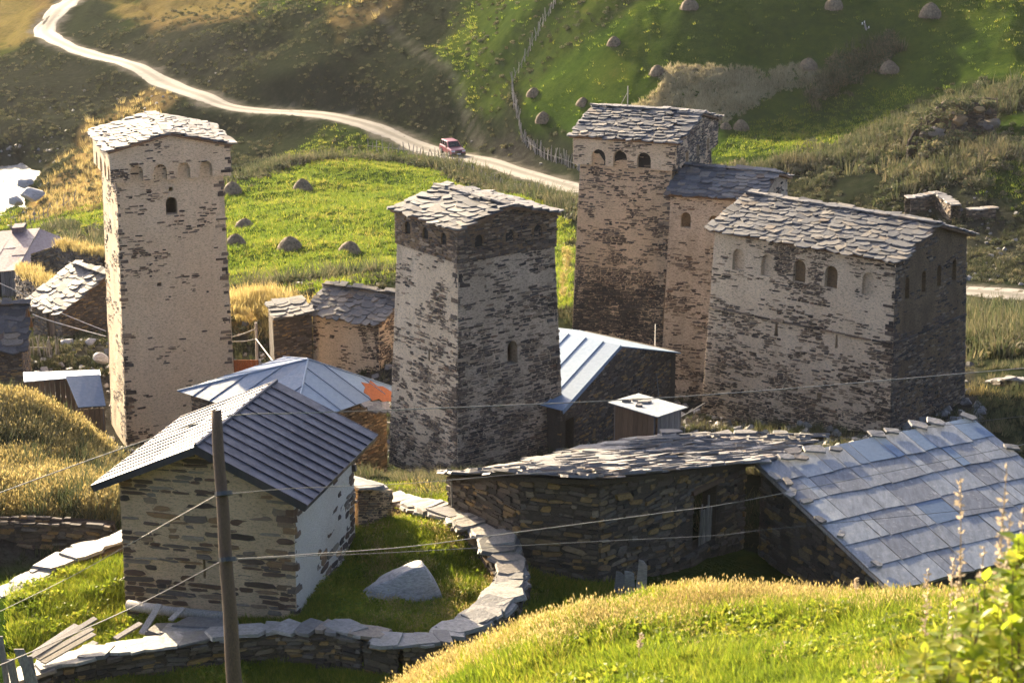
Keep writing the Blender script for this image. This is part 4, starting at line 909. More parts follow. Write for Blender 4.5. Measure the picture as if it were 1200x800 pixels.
dry_wall('dry_stone_wall', 'curving dry stone wall capped with pale slabs around the shaded grass yard', [(452, 586, 66.5), (500, 594, 65), (548, 614, 63.3), (582, 634, 62), (600, 660, 60.8), (600, 685, 59.6), (586, 706, 58.2), (560, 727, 56.9), (525, 746, 55.6)], 1.1, .9, (.45, 1.1), capn=2)
dry_wall('dry_stone_wall', 'dark dry stone wall with broad slabs below the gabled house', [(527, 748, 55.3), (470, 752, 55.0), (430, 744, 55.2), (400, 737, 55.5), (330, 737, 56.2), (250, 745, 56.2), (180, 754, 56), (110, 767, 55.6), (60, 777, 55.3), (15, 797, 54.8)], 1.7, .65, (.35, 1.0), big=200)
dry_wall('dry_stone_wall', 'low wall topped with white sunlit slabs beside the bright lawn', [(-40, 717, 59.5), (0, 700, 60.5), (40, 677, 61.5), (90, 649, 62.8), (146, 628, 64)], 1.0, .8, (.5, 1.2))
dry_wall('retaining_wall', 'dark retaining wall under the golden grass bank', [(-60, 606, 67.6), (20, 606, 67.4), (80, 608, 67.2), (132, 612, 67)], 2.6, .5, None, big=120)
dry_wall('ruined_wall', 'broken stone wall with dry weeds beside the gable end of the two storey house', [(1130, 462, 96), (1165, 470, 94.5), (1215, 482, 92.5)], 3.0, .6, (.4, .7), big=60)
dry_wall('ruined_wall', 'grey ruined hut corner standing above the broken stone wall', [(1162, 447, 98), (1182, 444, 96), (1210, 446, 96.5)], 1.6, .5, (.3, .6), big=30)
dry_wall('stone_enclosure', 'roofless stone enclosure with dry grass on top next to the rusty barn', [(24, 314, 139), (60, 332, 134), (124, 348, 131)], 2.6, .8, None, big=60)
dry_wall('stone_enclosure', 'dark back wall of the roofless enclosure near the rusty barn', [(40, 296, 147), (70, 286, 146), (124, 298, 143)], 2.6, .8, None, big=40)
rt = dry_wall('ruined_tower', 'jagged ruin of a stone tower among bushes on the green hillside', [(1084, 168, 168), (1100, 138, 170), (1128, 116, 171), (1162, 118, 170)], 6.0, 3.2, None, stone='stone', big=80)
dry_wall('ruined_wall', 'low ruined wall among scree above the road', [(1064, 232, 160), (1100, 226, 161), (1120, 240, 158)], 2.0, .8, (.4, .8), stone='stone', big=30)
dry_wall('ruined_wall', 'small rubble wall beside the scree slope above the road', [(1134, 246, 158), (1166, 243, 158)], 1.6, .8, (.4, .8), stone='stone', big=20)

# boulder in the yard
def rock(name, label, pos, size, mat='boulder', cat='boulder', seed=1, group=None, sub=3, parent=None):
    bm = bmesh.new(); bmesh.ops.create_icosphere(bm, subdivisions=sub, radius=1); r = random.Random(seed); pl = [(Vector((r.gauss(0, 1), r.gauss(0, 1), r.gauss(0, 1))).normalized(), r.uniform(.5, .82)) for _ in range(12)]
    for v in bm.verts:
        for n, d in pl:
            e = v.co.dot(n) - d
            if e > 0: v.co -= n * e * .85
        v.co *= 1 + .04 * math.sin(v.co.x * 9 + seed) * math.cos(v.co.y * 7)
        v.co = Vector((v.co.x * size[0], v.co.y * size[1], v.co.z * size[2])) + Vector(pos)
    me = bpy.data.meshes.new(name); bm.to_mesh(me); bm.free(); me.materials.append(MATS[mat]); o = link(name, me, parent)
    if parent is None: tag(o, label, cat, group)
    return o
for k in range(26):
    x = random.uniform(1084, 1166); y = 150 - (x - 1084) * .55 + random.uniform(0, 45) if x < 1128 else 124 + random.uniform(0, 50); q = P(x, y, 169.5 + random.uniform(-1.5, 1)); s_ = random.uniform(.4, 1.1); rock('stone_block', None, (q.x, q.y, q.z), (s_, s_ * .8, s_ * .6), 'stone_dark', None, 100 + k, None, 2, rt)
q = P(470, 695, 59.6); rock('boulder', 'big pale grey boulder in the shaded yard beside the whitewashed wall', (q.x, q.y, q.z), (1.5, 1.1, 1.0), seed=9, sub=4)
for k, (x, y, d, s) in enumerate(((80, 402, 120, .5), (106, 400, 119, .4), (118, 420, 114, .6), (352, 336, 128, .55), (38, 228, 196, 1.6), (20, 236, 194, 1.0), (30, 215, 203, 1.1))):
    q = P(x, y, d); rock('rock', ('grey rock lying in the shaded lane by the hut', 'grey boulder at the lower edge of the haystack meadow', 'dark rock standing in the white river water')[0 if k < 3 else 1 if k == 3 else 2], (q.x, q.y, q.z), (s, s * .8, s * .6), 'boulder', 'rock', 10 + k, (('rocks in the lane', None, 'rocks in the river')[0 if k < 3 else 1 if k == 3 else 2]), 2)

# ------------------------------------------------------------------ poles, wires
p0, p1 = P(279, 860, 30), P(253, 481, 30.5)
t = thing('utility_pole', 'weathered round wooden utility pole leaning in front of the gabled house', 'pole', (p0.x, p0.y, gz(p0.x, p0.y)))
bt = p0 + (p0 - p1) * .35; pts = [bt.lerp(p1, k / 24) + Vector((math.sin(k * 1.1) * .006, 0, 0)) for k in range(25)]; part('post', *tube(pts, .135, 14, .58), 'wood_pole', t, True)
for px, py in ((262, 578), (267, 655)):
    q = P(px, py, 30.2); ax = (p1 - p0).normalized(); part('wire_tie', *tube([q - ax * .03 + Y * -.0, q + ax * .03], .125, 10), 'wire', t)
def wire(label, pts, r=.012, mat='wire', name='overhead_wire', group=None):
    q = [P(*a) for a in pts]; out = []
    for i in range(len(q) - 1):
        a0, a1, a2, a3 = q[max(i - 1, 0)], q[i], q[i + 1], q[min(i + 2, len(q) - 1)]
        for k in range(10):
            s = k / 10; out.append(.5 * ((2 * a1) + (a2 - a0) * s + (2 * a0 - 5 * a1 + 4 * a2 - a3) * s * s + (3 * a1 - a0 - 3 * a2 + a3) * s ** 3))
    out.append(q[-1]); o = part(name, *tube(out, r, 5), mat, None); return tag(o, label, 'wire', group)
wire('pale wire crossing above the gabled roof and both big stone houses', [(-60, 600, 44), (0, 577, 44.5), (150, 523, 46), (260, 489, 47), (345, 484, 48), (460, 480, 50), (700, 470, 53), (900, 457, 56), (1260, 426, 60)], .014, 'wire_pale')
wire('wire running from the wooden pole over the curving wall to the sheet roof', [(262, 579, 30.2), (345, 572, 33), (480, 566, 37), (640, 553, 41), (800, 545, 45), (960, 517, 49), (1260, 480, 56)], .006, 'wire')
wire('wire sagging from the wooden pole across the barn wall', [(267, 655, 30.2), (348, 650, 33), (480, 640, 37), (600, 624, 40), (780, 600, 45), (900, 581, 48), (1260, 508, 56)], .008, 'wire_pale')
wire('lowest wire from the wooden pole passing the plank door', [(267, 656, 30.2), (348, 652, 33), (480, 646, 37), (700, 634, 42), (840, 627, 46), (900, 620, 48), (1075, 603, 51), (1260, 584, 55)], .006, 'wire')
wire('pale wire dropping from the wooden pole towards the sunlit lawn', [(257, 578, 30.2), (200, 610, 31), (145, 641, 32), (70, 682, 34), (-40, 735, 36)], .006, 'wire_pale')
wire('thick stay cable from the wooden pole down past the broken fence', [(262, 656, 30.2), (150, 714, 31), (0, 779, 33), (-60, 803, 34)], .01, 'wire')
wire('pale cable hanging between the tall tower and the hut', [(-30, 338, 120), (40, 369, 118), (80, 382, 116), (124, 394, 113)], .03, 'wire_pale')
wire('upper cable hanging between the tall tower and the hut', [(-30, 318, 120), (30, 346, 118), (70, 366, 116), (124, 388, 113)], .022, 'wire_pale')
wire('upper cable from the tall tower to the small dark pole', [(266, 396, 112), (285, 391, 112), (300, 385, 112)], .03, 'wire_pale')
wire('lower cable from the tall tower to the small dark pole', [(266, 400, 112), (285, 400, 112), (300, 397, 112)], .03, 'wire_pale')
wire('stay wire slanting from the small dark pole to the hipped roof', [(300, 397, 112), (322, 426, 108)], .03, 'wire_pale')
wire('cable drooping from the dark gable to the plank shed', [(768, 380, 96), (768, 420, 94), (772, 466, 90)], .025, 'wire')
wire('short cable from the plank shed to the two storey house', [(778, 496, 82), (800, 487, 84), (826, 472, 88)], .02, 'wire_pale')
q = P(300, 380, 112); o = part('service_pole', *tube([q - Z * 3.6, q + Z * .1], .09, 8, .8), 'wood_grey', None); tag(o, 'small dark service pole beside the small plastered house', 'pole')
# power pole in the upper field
a = P(1031, 90, 191); b = P(1013, 27, 191); t = thing('power_pole', 'thin leaning power pole beside a haystack on the hillside field', 'pole', a)
part('post', *tube([a - Z * .6, b], .13, 8, .7), 'wood_grey', t); part('strut', *tube([a + Vector((.5, -1.2, -.4)), a.lerp(b, .4)], .07, 6), 'wood_grey', t)
for s, h in ((-.28, .97), (.3, .9), (0, 1.0)): c = a.lerp(b, h) + X * s; part('insulator', *tube([c, c + Z * .22], .05, 6), 'ceramic', t); part('cross_arm', boxv(a.lerp(b, h) + X * s / 2, X * (abs(s) + .1), Y * .05, Z * .05), BOXF, 'wood_grey', t)
wire('faint power line across the dark green hillside', [(1013, 33, 191), (900, 41, 205), (760, 22, 220), (600, -20, 240)], .016, 'wire_pale'); wire('second faint power line across the dark green hillside', [(1018, 37, 191), (900, 36, 205), (780, 10, 222), (600, -40, 244)], .016, 'wire_pale')

# ------------------------------------------------------------------ haystacks
def hay_mesh(seed):
    r = random.Random(seed); V = []; Fc = []; nr, ns = 9, 20
    for i in range(nr + 1):
        t_ = i / nr; rad = (math.cos(t_ * math.pi / 2) ** .62) * 1.0; z = t_ ** .95 * 1.25
        for k in range(ns):
            a = 2 * math.pi * k / ns; w = 1 + .07 * math.sin(3 * a + seed) + r.uniform(-.05, .05); V.append((math.cos(a) * rad * w, math.sin(a) * rad * w, z - .12 + r.uniform(-.03, .03)))
    for i in range(nr):
        for k in range(ns): Fc.append((i * ns + k, i * ns + (k + 1) % ns, (i + 1) * ns + (k + 1) % ns, (i + 1) * ns + k))
    o = len(V)
    for k in range(700):
        a = r.uniform(0, 6.283); t_ = r.random() ** 1.2; rad = math.cos(t_ * math.pi / 2) ** .62; c = Vector((math.cos(a) * rad, math.sin(a) * rad, t_ * 1.25 - .1)); out = Vector((math.cos(a), math.sin(a), .6 * t_)); d = Vector((math.cos(a) * .3 + r.gauss(0, .4), math.sin(a) * .3 + r.gauss(0, .4), -1)).normalized(); s = out.cross(d).normalized() * .016; L = r.uniform(.12, .3)
        i0 = len(V); V += [c - s + out * .01, c + s + out * .01, c + d * L + out * .06]; Fc.append((i0, i0 + 1, i0 + 2))
    return mesh('haystack', V, Fc, 'hay', True)
HM = [hay_mesh(s) for s in (1, 2, 3)]
def haystack(px, py, wpx, label, group, dmin, dmax):
    # where the bearing meets the ground
    lo = dmin
    for k in range(400):
        d = dmin + (dmax - dmin) * k / 400; q = P(px, py, d)
        if q.z < gz(q.x, q.y): break
    s = wpx / 2 / FPX * FD(d); o = link('haystack', random.choice(HM)); o.location = (q.x, q.y, gz(q.x, q.y) - .1); o.scale = (s, s, s * random.uniform(.95, 1.15)); o.rotation_euler = (random.uniform(-.06, .06), random.uniform(-.06, .06), random.uniform(0, 6)); tag(o, label, 'haystack', group)
for px, py, w in ((273, 227, 24), (287, 267, 24), (276, 287, 26)):
    haystack(px, py, w, 'rounded haystack on the sunlit meadow close to the tall plastered tower', 'haystacks on the sunlit meadow', 130, 210)
haystack(355, 223, 24, 'lone haystack high on the sunlit meadow near its upper hedge', 'haystacks on the sunlit meadow', 130, 210)
haystack(340, 292, 30, 'haystack low on the sunlit meadow above the golden bank', 'haystacks on the sunlit meadow', 130, 210)
haystack(410, 296, 28, 'haystack on the sunlit meadow just above the small slate-roofed house', 'haystacks on the sunlit meadow', 130, 210)
for px, py, w in ((626, 112, 18), (637, 143, 19), (683, 123, 16)): haystack(px, py, w, 'brown haystack in the corner enclosed by the grey stake fence', 'haystacks on the shaded hillside', 165, 240)
haystack(720, 53, 17, 'brown haystack on the slope beside the climbing stake fence', 'haystacks on the shaded hillside', 165, 240)
haystack(770, 87, 19, 'brown haystack at the edge of the grey weed patch', 'haystacks on the shaded hillside', 165, 240)
haystack(947, 80, 22, 'dark haystack just above the tip of the grey weed patch', 'haystacks on the shaded hillside', 165, 240)
for px, py, w in ((808, 10, 22), (977, 9, 22), (1090, 19, 26)): haystack(px, py, w, 'haystack high up on the shaded green hillside field', 'haystacks on the shaded hillside', 165, 240)
haystack(1042, 84, 24, 'pale haystack standing beside the leaning power pole', None, 170, 230)
for px, py, w in ((868, 151, 19), (850, 150, 14)): haystack(px, py, w, 'haystack beyond the slate roof ridge of the brown tower', 'haystacks behind the brown tower', 165, 220)

# ------------------------------------------------------------------ car on the road
def build_car():
    i = int(np.argmin(np.hypot(*(ROAD - np.array([P(536, 172, 198).x, P(536, 172, 198).y])).T))); d = ROAD[min(i + 3, len(ROAD) - 1)] - ROAD[i - 3]; ang = math.atan2(d[1], d[0])
    t = thing('car', 'dark red off-road car driving down the dusty road', 'car', (ROAD[i][0], ROAD[i][1], _rz[i] + .06)); M = Matrix.Translation((ROAD[i][0], ROAD[i][1], _rz[i] + .06)) @ Matrix.Rotation(ang - .12, 4, 'Z') @ Matrix.Diagonal((.84, .9, .9, 1))
    def pp(name, v, f, mat, parent=t, smooth=False): return part(name, [M @ Vector(a) for a in v], f, mat, parent, smooth)
    prof = [(-2.3, .45), (-2.35, .9), (-2.25, 1.05), (-2.1, 1.1), (1.0, 1.1), (2.1, .98), (2.3, .85), (2.35, .5), (2.2, .35), (-2.15, .35)]; n = len(prof); w = .93
    v = [(x, s * w * (1 if z < 1 else .95), z) for s in (-1, 1) for x, z in prof]; f = [tuple(range(n)), tuple(range(2 * n - 1, n - 1, -1))] + [((k + 1) % n, k, n + k, n + (k + 1) % n) for k in range(n)]
    b = pp('body', v, f, 'car_paint'); bv = b.modifiers.new('b', 'BEVEL'); bv.width = .07; bv.segments = 2
    cab = [(-2.15, 1.08), (-2.0, 1.72), (.25, 1.75), (1.0, 1.08)]; v = [(x, s * (.86 if z < 1.2 else .72), z) for s in (-1, 1) for x, z in cab]; c = pp('cabin', v, [(0, 1, 2, 3), (7, 6, 5, 4), (1, 0, 4, 5), (2, 1, 5, 6), (3, 2, 6, 7)], 'car_paint'); bv = c.modifiers.new('b', 'BEVEL'); bv.width = .05; bv.segments = 2
    pp('windscreen', [(.985, -.74, 1.14), (.985, .74, 1.14), (.33, .63, 1.7), (.33, -.63, 1.7)], [(0, 1, 2, 3)], 'car_glass')
    pp('rear_window', [(-2.17, -.7, 1.2), (-2.05, -.6, 1.65), (-2.05, .6, 1.65), (-2.17, .7, 1.2)], [(0, 1, 2, 3)], 'car_glass')
    for s in (-1, 1):
        for x0, x1, y0, y1 in ((-.55, .62, -.5, .1), (-1.3, -.65, -1.3, -.6), (-1.98, -1.4, -1.9, -1.4)):
            yb, yt = s * .865, s * .745; pp('side_window', [(x0, yb, 1.16), (x1, yb, 1.16), (y1, yt, 1.66), (y0, yt, 1.66)], [(0, 1, 2, 3)] if s < 0 else [(3, 2, 1, 0)], 'car_glass')
        for x in (-1.45, 1.45):
            vv, ff = tube([(x, s * .7, .38), (x, s * .97, .38)], .38, 16); wh = pp('wheel', vv, ff, 'tyre'); vv, ff = tube([(x, s * .96, .38), (x, s * .985, .38)], .22, 12); pp('rim', vv, ff, 'chrome', wh)
        pp('headlight', [Vector((2.28, s * .68, .82)) + Vector((a * .06, b_ * .2, c_ * .09)) for c_ in (-1, 1) for a, b_ in ((-1, -1), (1, -1), (1, 1), (-1, 1))], BOXF, 'headlight')
        pp('mirror', [Vector((.75, s * 1.03, 1.15)) + Vector((a * .05, b_ * .1, c_ * .08)) for c_ in (-1, 1) for a, b_ in ((-1, -1), (1, -1), (1, 1), (-1, 1))], BOXF, 'tyre')
    for nm, c_, s_, mt in (('grille', (2.33, 0, .75), (.04, .42, .12), 'tyre'), ('bumper', (2.32, 0, .48), (.1, .92, .1), 'tyre'), ('number_plate', (2.43, 0, .5), (.01, .25, .06), 'ceramic')):
        pp(nm, [Vector(c_) + Vector((a * s_[0], b_ * s_[1], d_ * s_[2])) for d_ in (-1, 1) for a, b_ in ((-1, -1), (1, -1), (1, 1), (-1, 1))], BOXF, mt)
build_car()

# ------------------------------------------------------------------ fences
def stake_mesh(k):
    r = random.Random(k); v, f = tube([(0, 0, -.3), (r.uniform(-.04, .04), r.uniform(-.04, .04), .6), (r.uniform(-.1, .1), r.uniform(-.1, .1), 1.25)], .05, 5, .6); return mesh('stake', v, f, 'wood_grey')
SM = [stake_mesh(k) for k in range(6)]
def stakes(label, pts, spacing, h=1.0, mats=None, w=1.0, name='stake_fence', rails=1):
    q = [P(*a) for a in pts]; t = thing(name, label, 'fence', (q[0].x, q[0].y, gz(q[0].x, q[0].y))); line = []
    for a, b in zip(q[:-1], q[1:]):
        L = math.hypot(b.x - a.x, b.y - a.y); k = max(1, int(L / spacing))
        for i in range(k): line.append(a.lerp(b, i / k))
    xs = np.array([a.x for a in line]); ys = np.array([a.y for a in line]); zs = ground(xs, ys)
    for x, y, z in zip(xs, ys, zs):
        s = random.uniform(.75, 1.2); link('stake', random.choice(SM), t, None, Matrix.Translation((x + random.uniform(-.08, .08), y + random.uniform(-.08, .08), z)) @ Matrix.Rotation(random.uniform(0, 6), 4, 'Z') @ Matrix.Rotation(random.gauss(0, .08), 4, 'X') @ Matrix.Diagonal((w, w, s * h, 1)))
    for r_ in range(rails): part('rail', *tube([Vector((x, y, z + (.5 + .35 * r_) * h)) for x, y, z in list(zip(xs, ys, zs))[::3]], .035, 4), 'wood_grey', t)
stakes('grey stake fence climbing the green hillside above the road', [(768, -6, 217), (700, 42, 209), (660, 66, 206), (618, 92, 203), (600, 102, 202), (602, 130, 199), (612, 150, 195), (645, 166, 190), (690, 184, 184)], .45, 1.15, w=1.4)
stakes('dark stake fence along the lower edge of the road above the meadow', [(430, 163, 203), (480, 170, 200), (515, 178, 196), (560, 205, 187), (600, 225, 180), (650, 248, 173)], .8, .9, w=1.3)
stakes('leaning stake fence between the river and the small bright field', [(12, 252, 186), (30, 246, 187), (60, 239, 189), (95, 235, 190)], .6, 1.0, w=1.5)
stakes('grey picket fence in front of the plank door hut', [(26, 402, 116.5), (50, 400, 116.5), (72, 399, 116.5)], .16, .95, w=1.0, name='picket_fence')
t = thing('board_fence', 'reddish board fence piece behind the hipped roof', 'fence', P(285, 442, 106))
for k in range(12): q = P(270 + k * 2.9, 434, 106 + .05 * k); part('board', boxv(q, X * .11, Y * .03, Z * 1.1), BOXF, 'rust', t)

# broken fence and planks by the house
t = thing('broken_fence', 'broken weathered grey board fence at the end of the dark dry stone wall', 'fence', P(60, 790, 54.5))
for x0, y0, x1, y1, d, w in ((0, 745, 8, 800, 54, .14), (12, 772, 20, 812, 53.8, .2), (30, 768, 40, 815, 53.7, .32), (22, 760, 45, 815, 53.6, .25)):
    a, b = P(x0, y0, d), P(x1, y1, d); part('board', boxv((a + b) / 2, X * w, Y * .05, (a - b)), BOXF, 'wood_grey', t)
for k, (x0, y0, x1, y1) in enumerate(((36, 770, 112, 724), (44, 772, 108, 736), (50, 776, 110, 742), (40, 765, 90, 732), (60, 780, 112, 752))):
    a, b = P(x0, y0, 54.8 + .1 * k), P(x1, y1, 55.8 + .1 * k); part('board', boxv((a + b) / 2, (b - a), Z.cross((b - a).normalized()) * .22, Z * .04), BOXF, 'wood_grey', t)
lg = [P(150, 708, 58.4), P(200, 716, 57.9), P(262, 722, 57.5)]; o = part('timber_log', *tube(lg, .14, 10), 'wood_grey', None, True); tag(o, 'grey log lying along the foot of the gabled house wall', 'log')
for k, (x0, y0, x1, y1, w, lab) in enumerate(((187, 708, 166, 742, .24, 'wide grey plank leaning on the log by the gabled house'), (215, 712, 200, 726, .16, 'short dark plank propped on the log by the gabled house'), (165, 730, 135, 748, .2, 'sunlit plank lying near the dry stone wall corner'))):
    a, b = P(x0, y0, 57.3), P(x1, y1, 56.8); o = part('plank', boxv((a + b) / 2, (b - a), Z.cross((b - a).normalized()) * w, Z * .05), BOXF, 'wood_grey', None); tag(o, lab, 'plank')
for k, (x, y, d, s) in enumerate(((225, 738, 56.9, 1.5), (245, 730, 57.2, 1.7), (195, 737, 57.0, 1.0))):
    q = P(x, y, d); o = put('slab', frame(q, X * s, Y * .75, Z * .09), 'slab', None, 'stone_slab'); tag(o, ('broad flat grey slab on the wall in front of the gabled house', 'long bluish slab lying behind the wall by the gabled house', 'small flat slab beside the leaning plank')[k], 'slab')
for k, (x, y, d, h, tw) in enumerate(((752, 684, 60.2, .75, .12), (738, 690, 60.4, .55, -.2), (726, 688, 60.3, .5, .05))):
    q = P(x, y, d); o = put('slab', frame(q + Z * h * .3, X * .32, Vector((tw, .35, 1)).normalized() * h * 1.3, Vector((0, -1, .35)).normalized() * .06), 'slab', None, 'leaning_slab'); tag(o, ('tall pale slab leaning on the barn wall', 'dark slab leaning beside the tall pale slab at the barn', 'small slab at the end of the leaning slabs by the barn')[k], 'slab')

# ------------------------------------------------------------------ vegetation
def gn_group():
    g = bpy.data.node_groups.new('scatter', 'GeometryNodeTree'); g.interface.new_socket('Geometry', in_out='INPUT', socket_type='NodeSocketGeometry'); g.interface.new_socket('Clump', in_out='INPUT', socket_type='NodeSocketObject'); g.interface.new_socket('Geometry', in_out='OUTPUT', socket_type='NodeSocketGeometry')
    nd = g.nodes; gi = nd.new('NodeGroupInput'); go = nd.new('NodeGroupOutput'); oi = nd.new('GeometryNodeObjectInfo'); ip = nd.new('GeometryNodeInstanceOnPoints'); r = nd.new('GeometryNodeInputNamedAttribute'); r.data_type = 'FLOAT_VECTOR'; r.inputs[0].default_value = 'rot'; s = nd.new('GeometryNodeInputNamedAttribute'); s.data_type = 'FLOAT_VECTOR'; s.inputs[0].default_value = 'scl'; er = nd.new('FunctionNodeEulerToRotation')
    L = g.links.new; L(gi.outputs[0], ip.inputs['Points']); L(gi.outputs[1], oi.inputs['Object']); oi.inputs['As Instance'].default_value = True; L(oi.outputs['Geometry'], ip.inputs['Instance']); L(r.outputs[0], er.inputs[0]); L(er.outputs[0], ip.inputs['Rotation']); L(s.outputs[0], ip.inputs['Scale']); L(ip.outputs[0], go.inputs[0]); return g
GN = gn_group()
def scatter(name, label, cat, clump, pts, smin, smax, tilt=.15, tall=(.8, 1.2)):
    if not len(pts): return
    me = bpy.data.meshes.new(name); me.vertices.add(len(pts)); me.vertices.foreach_set('co', np.asarray(pts, np.float32).ravel())
    rot = np.stack([RNG.normal(0, tilt, len(pts)), RNG.normal(0, tilt, len(pts)), RNG.uniform(0, 6.283, len(pts))], -1).astype(np.float32); s = RNG.uniform(smin, smax, len(pts)); sc = np.stack([s, s, s * RNG.uniform(*tall, len(pts))], -1).astype(np.float32)
    for nm, v in (('rot', rot), ('scl', sc)): a = me.attributes.new(nm, 'FLOAT_VECTOR', 'POINT'); a.data.foreach_set('vector', v.ravel())
    o = link(name, me); m = o.modifiers.new('scatter', 'NODES'); m.node_group = GN; m[[i.identifier for i in GN.interface.items_tree if i.name == 'Clump'][0]] = clump
    o['kind'] = 'stuff'; o['label'] = label; o['category'] = cat; return o
def clump(name, mat, n, h, spread, w, bend, seed, head=0):
    r = random.Random(seed); V = []; Fc = []; R = []
    for k in range(n):
        a = r.uniform(0, 6.283); rad = spread * math.sqrt(r.random()); b = Vector((math.cos(a) * rad, math.sin(a) * rad, -.03)); H = r.uniform(*h); d = Vector((math.cos(a + r.uniform(-1, 1)), math.sin(a + r.uniform(-1, 1)), 0)); bd = H * r.uniform(*bend)
        sd = Vector((-d.y, d.x, 0)) if r.random() < .5 else d; ww = w * r.uniform(.7, 1.3); m1 = b + Z * H * .55 + d * bd * .3; tip = b + Z * H + d * bd; o = len(V); x = r.random()
        V += [b - sd * ww, b + sd * ww, m1 + sd * ww * .7, m1 - sd * ww * .7, tip]; Fc += [(o, o + 1, o + 2, o + 3), (o + 3, o + 2, o + 4)]; R += [x, x]
        if head:
            o = len(V); p = tip; V += [p - sd * head, p + Z * head * 3 + d * head, p + sd * head, p - Z * head * 3 - d * head]; Fc.append((o, o + 1, o + 2, o + 3)); R.append(x)
    me = mesh(name, V, Fc, mat); at = me.attributes.new('rnd', 'FLOAT', 'FACE'); at.data.foreach_set('value', R); return bpy.data.objects.new(name, me)
def leafball(name, mat, n, r0, leaf, seed):
    r = random.Random(seed); V = []; Fc = []; R = []
    for k in range(n):
        d = Vector((r.gauss(0, 1), r.gauss(0, 1), abs(r.gauss(0, .8)))).normalized(); c = d * r0 * r.uniform(.35, 1) ** .6; u = Vector((r.gauss(0, 1), r.gauss(0, 1), r.gauss(0, 1))).normalized(); v = u.orthogonal().normalized(); s = leaf * r.uniform(.6, 1.3); o = len(V); x = r.random()
        V += [c - u * s * .5, c + v * s * .3, c + u * s * .8, c - v * s * .3]; Fc.append((o, o + 1, o + 2, o + 3)); R.append(x)
    me = mesh(name, V, Fc, mat); at = me.attributes.new('rnd', 'FLOAT', 'FACE'); at.data.foreach_set('value', R); return bpy.data.objects.new(name, me)
C_lawn = clump('lawn', 'grass_green', 22, (.06, .17), .16, .008, (.2, .9), 1)
C_weed = leafball('weed', 'grass_green', 40, .22, .09, 2)
C_dry = clump('dry', 'grass_dry', 20, (.12, .36), .16, .006, (.1, .7), 3, .01)
C_dryfar = clump('dryfar', 'grass_dry', 22, (.35, .9), .35, .025, (.1, .6), 4)
C_mead = clump('meadow', 'grass_meadow', 12, (.1, .3), .35, .035, (.3, 1.0), 5)
C_scrub = leafball('scrub', 'scrub', 70, .55, .22, 6)
C_weedgrey = clump('weedgrey', 'weed_grey', 24, (.4, 1.1), .4, .035, (.1, .5), 9)
C_slope = clump('slope', 'slope_grass', 26, (.3, .9), .5, .03, (.1, .7), 11)
C_scrubtall = clump('scrubtall', 'scrub', 24, (.4, 1.1), .4, .03, (.1, .5), 7)
def sample(n, d0, d1, a0=-14.2, a1=14.2):
    r = np.exp(RNG.uniform(math.log(FD(d0)), math.log(FD(d1)), n)); t_ = np.radians(RNG.uniform(a0, a1, n)); x = r * np.sin(t_); y = r * np.cos(t_); return x, y, ground(x, y)
# keep plants out of the buildings
FOOT = []
for o in list(bpy.data.objects):
    if o.type == 'EMPTY' and o.get('category') in ('house', 'tower', 'barn', 'hut', 'shed', 'lean-to', 'outhouse'):
        xs = []
        for c in o.children:
            if c.type == 'MESH' and c.name.split('.')[0] in ('wall', 'gable_wall', 'side_wall'): xs += [(v.co.x, v.co.y) for v in c.data.vertices]
        if xs:
            h = geometry.convex_hull_2d([Vector(a) for a in xs]); FOOT.append([xs[i] for i in h])
def outside(x, y):
    m = np.ones(x.shape, bool)
    for f in FOOT: m &= dist_poly(f, x, y) < .08
    return m
def px_of(x, y, z): return project(x, y, z)
# foreground bank and the yards
x, y, z = sample(120000, 21, 40); u, v, d = px_of(x, y, z); dr = zone(DRY, x, y, z, 20); crest = np.clip(dr, 0, 1); k = (v < 840) & (u > 380); x, y, z, u, v, dr = [q[k] for q in (x, y, z, u, v, dr)]
pr = fbm(x / .9, y / .9, 3); pick = RNG.random(len(x)); drym = (pick < dr * (.55 + .9 * fbm(x / 2.2 + 4, y / 2.2, 2))) | ((pr > .4) & (pick < .08)); gk = ~drym
scatter('lawn_grass', 'short sunlit green grass covering the grassy bank above the barn', 'grass', C_lawn, np.stack([x, y, z], -1)[gk], .7, 1.5, .2)
scatter('dry_grass', 'golden seeded dry grass along the crest of the grassy bank above the barn', 'grass', C_dry, np.stack([x, y, z], -1)[drym & (pick < .45)], .4, .85, .15)
wk = (fbm(x / 1.4 + 9, y / 1.4, 3) > .22) & gk & (pick < .3); scatter('weeds', 'low leafy weeds in darker clumps on the grassy bank above the barn', 'weeds', C_weed, np.stack([x, y, z], -1)[wk], .5, 1.1, .3)
x, y, z = sample(135000, 43, 67); u, v, d = px_of(x, y, z); k = outside(x, y) & (u > -60) & (u < 720) & (dist_poly([(-80, 600), (146, 600), (146, 640), (-80, 712)], u, v) < 0) & (v > 560); P3 = np.stack([x, y, z], -1)
pick = RNG.random(len(x)); pn = fbm(x / 1.5, y / 1.5, 3)
scatter('lawn_grass', 'green grass of the yard around the gabled house', 'grass', C_lawn, P3[k & ((pn < .2) | (pick < .6))], .8, 1.7, .2)
scatter('dry_grass', 'dry grass stems in the walled yard', 'grass', C_dry, P3[k & (pn > .12) & (pick > .8) & (u > 430)], .5, 1.0, .2)
scatter('weeds', 'leafy weeds growing in the walled yard', 'weeds', C_weed, P3[k & (pn > .05) & (pick < .12)], .6, 1.3, .3)
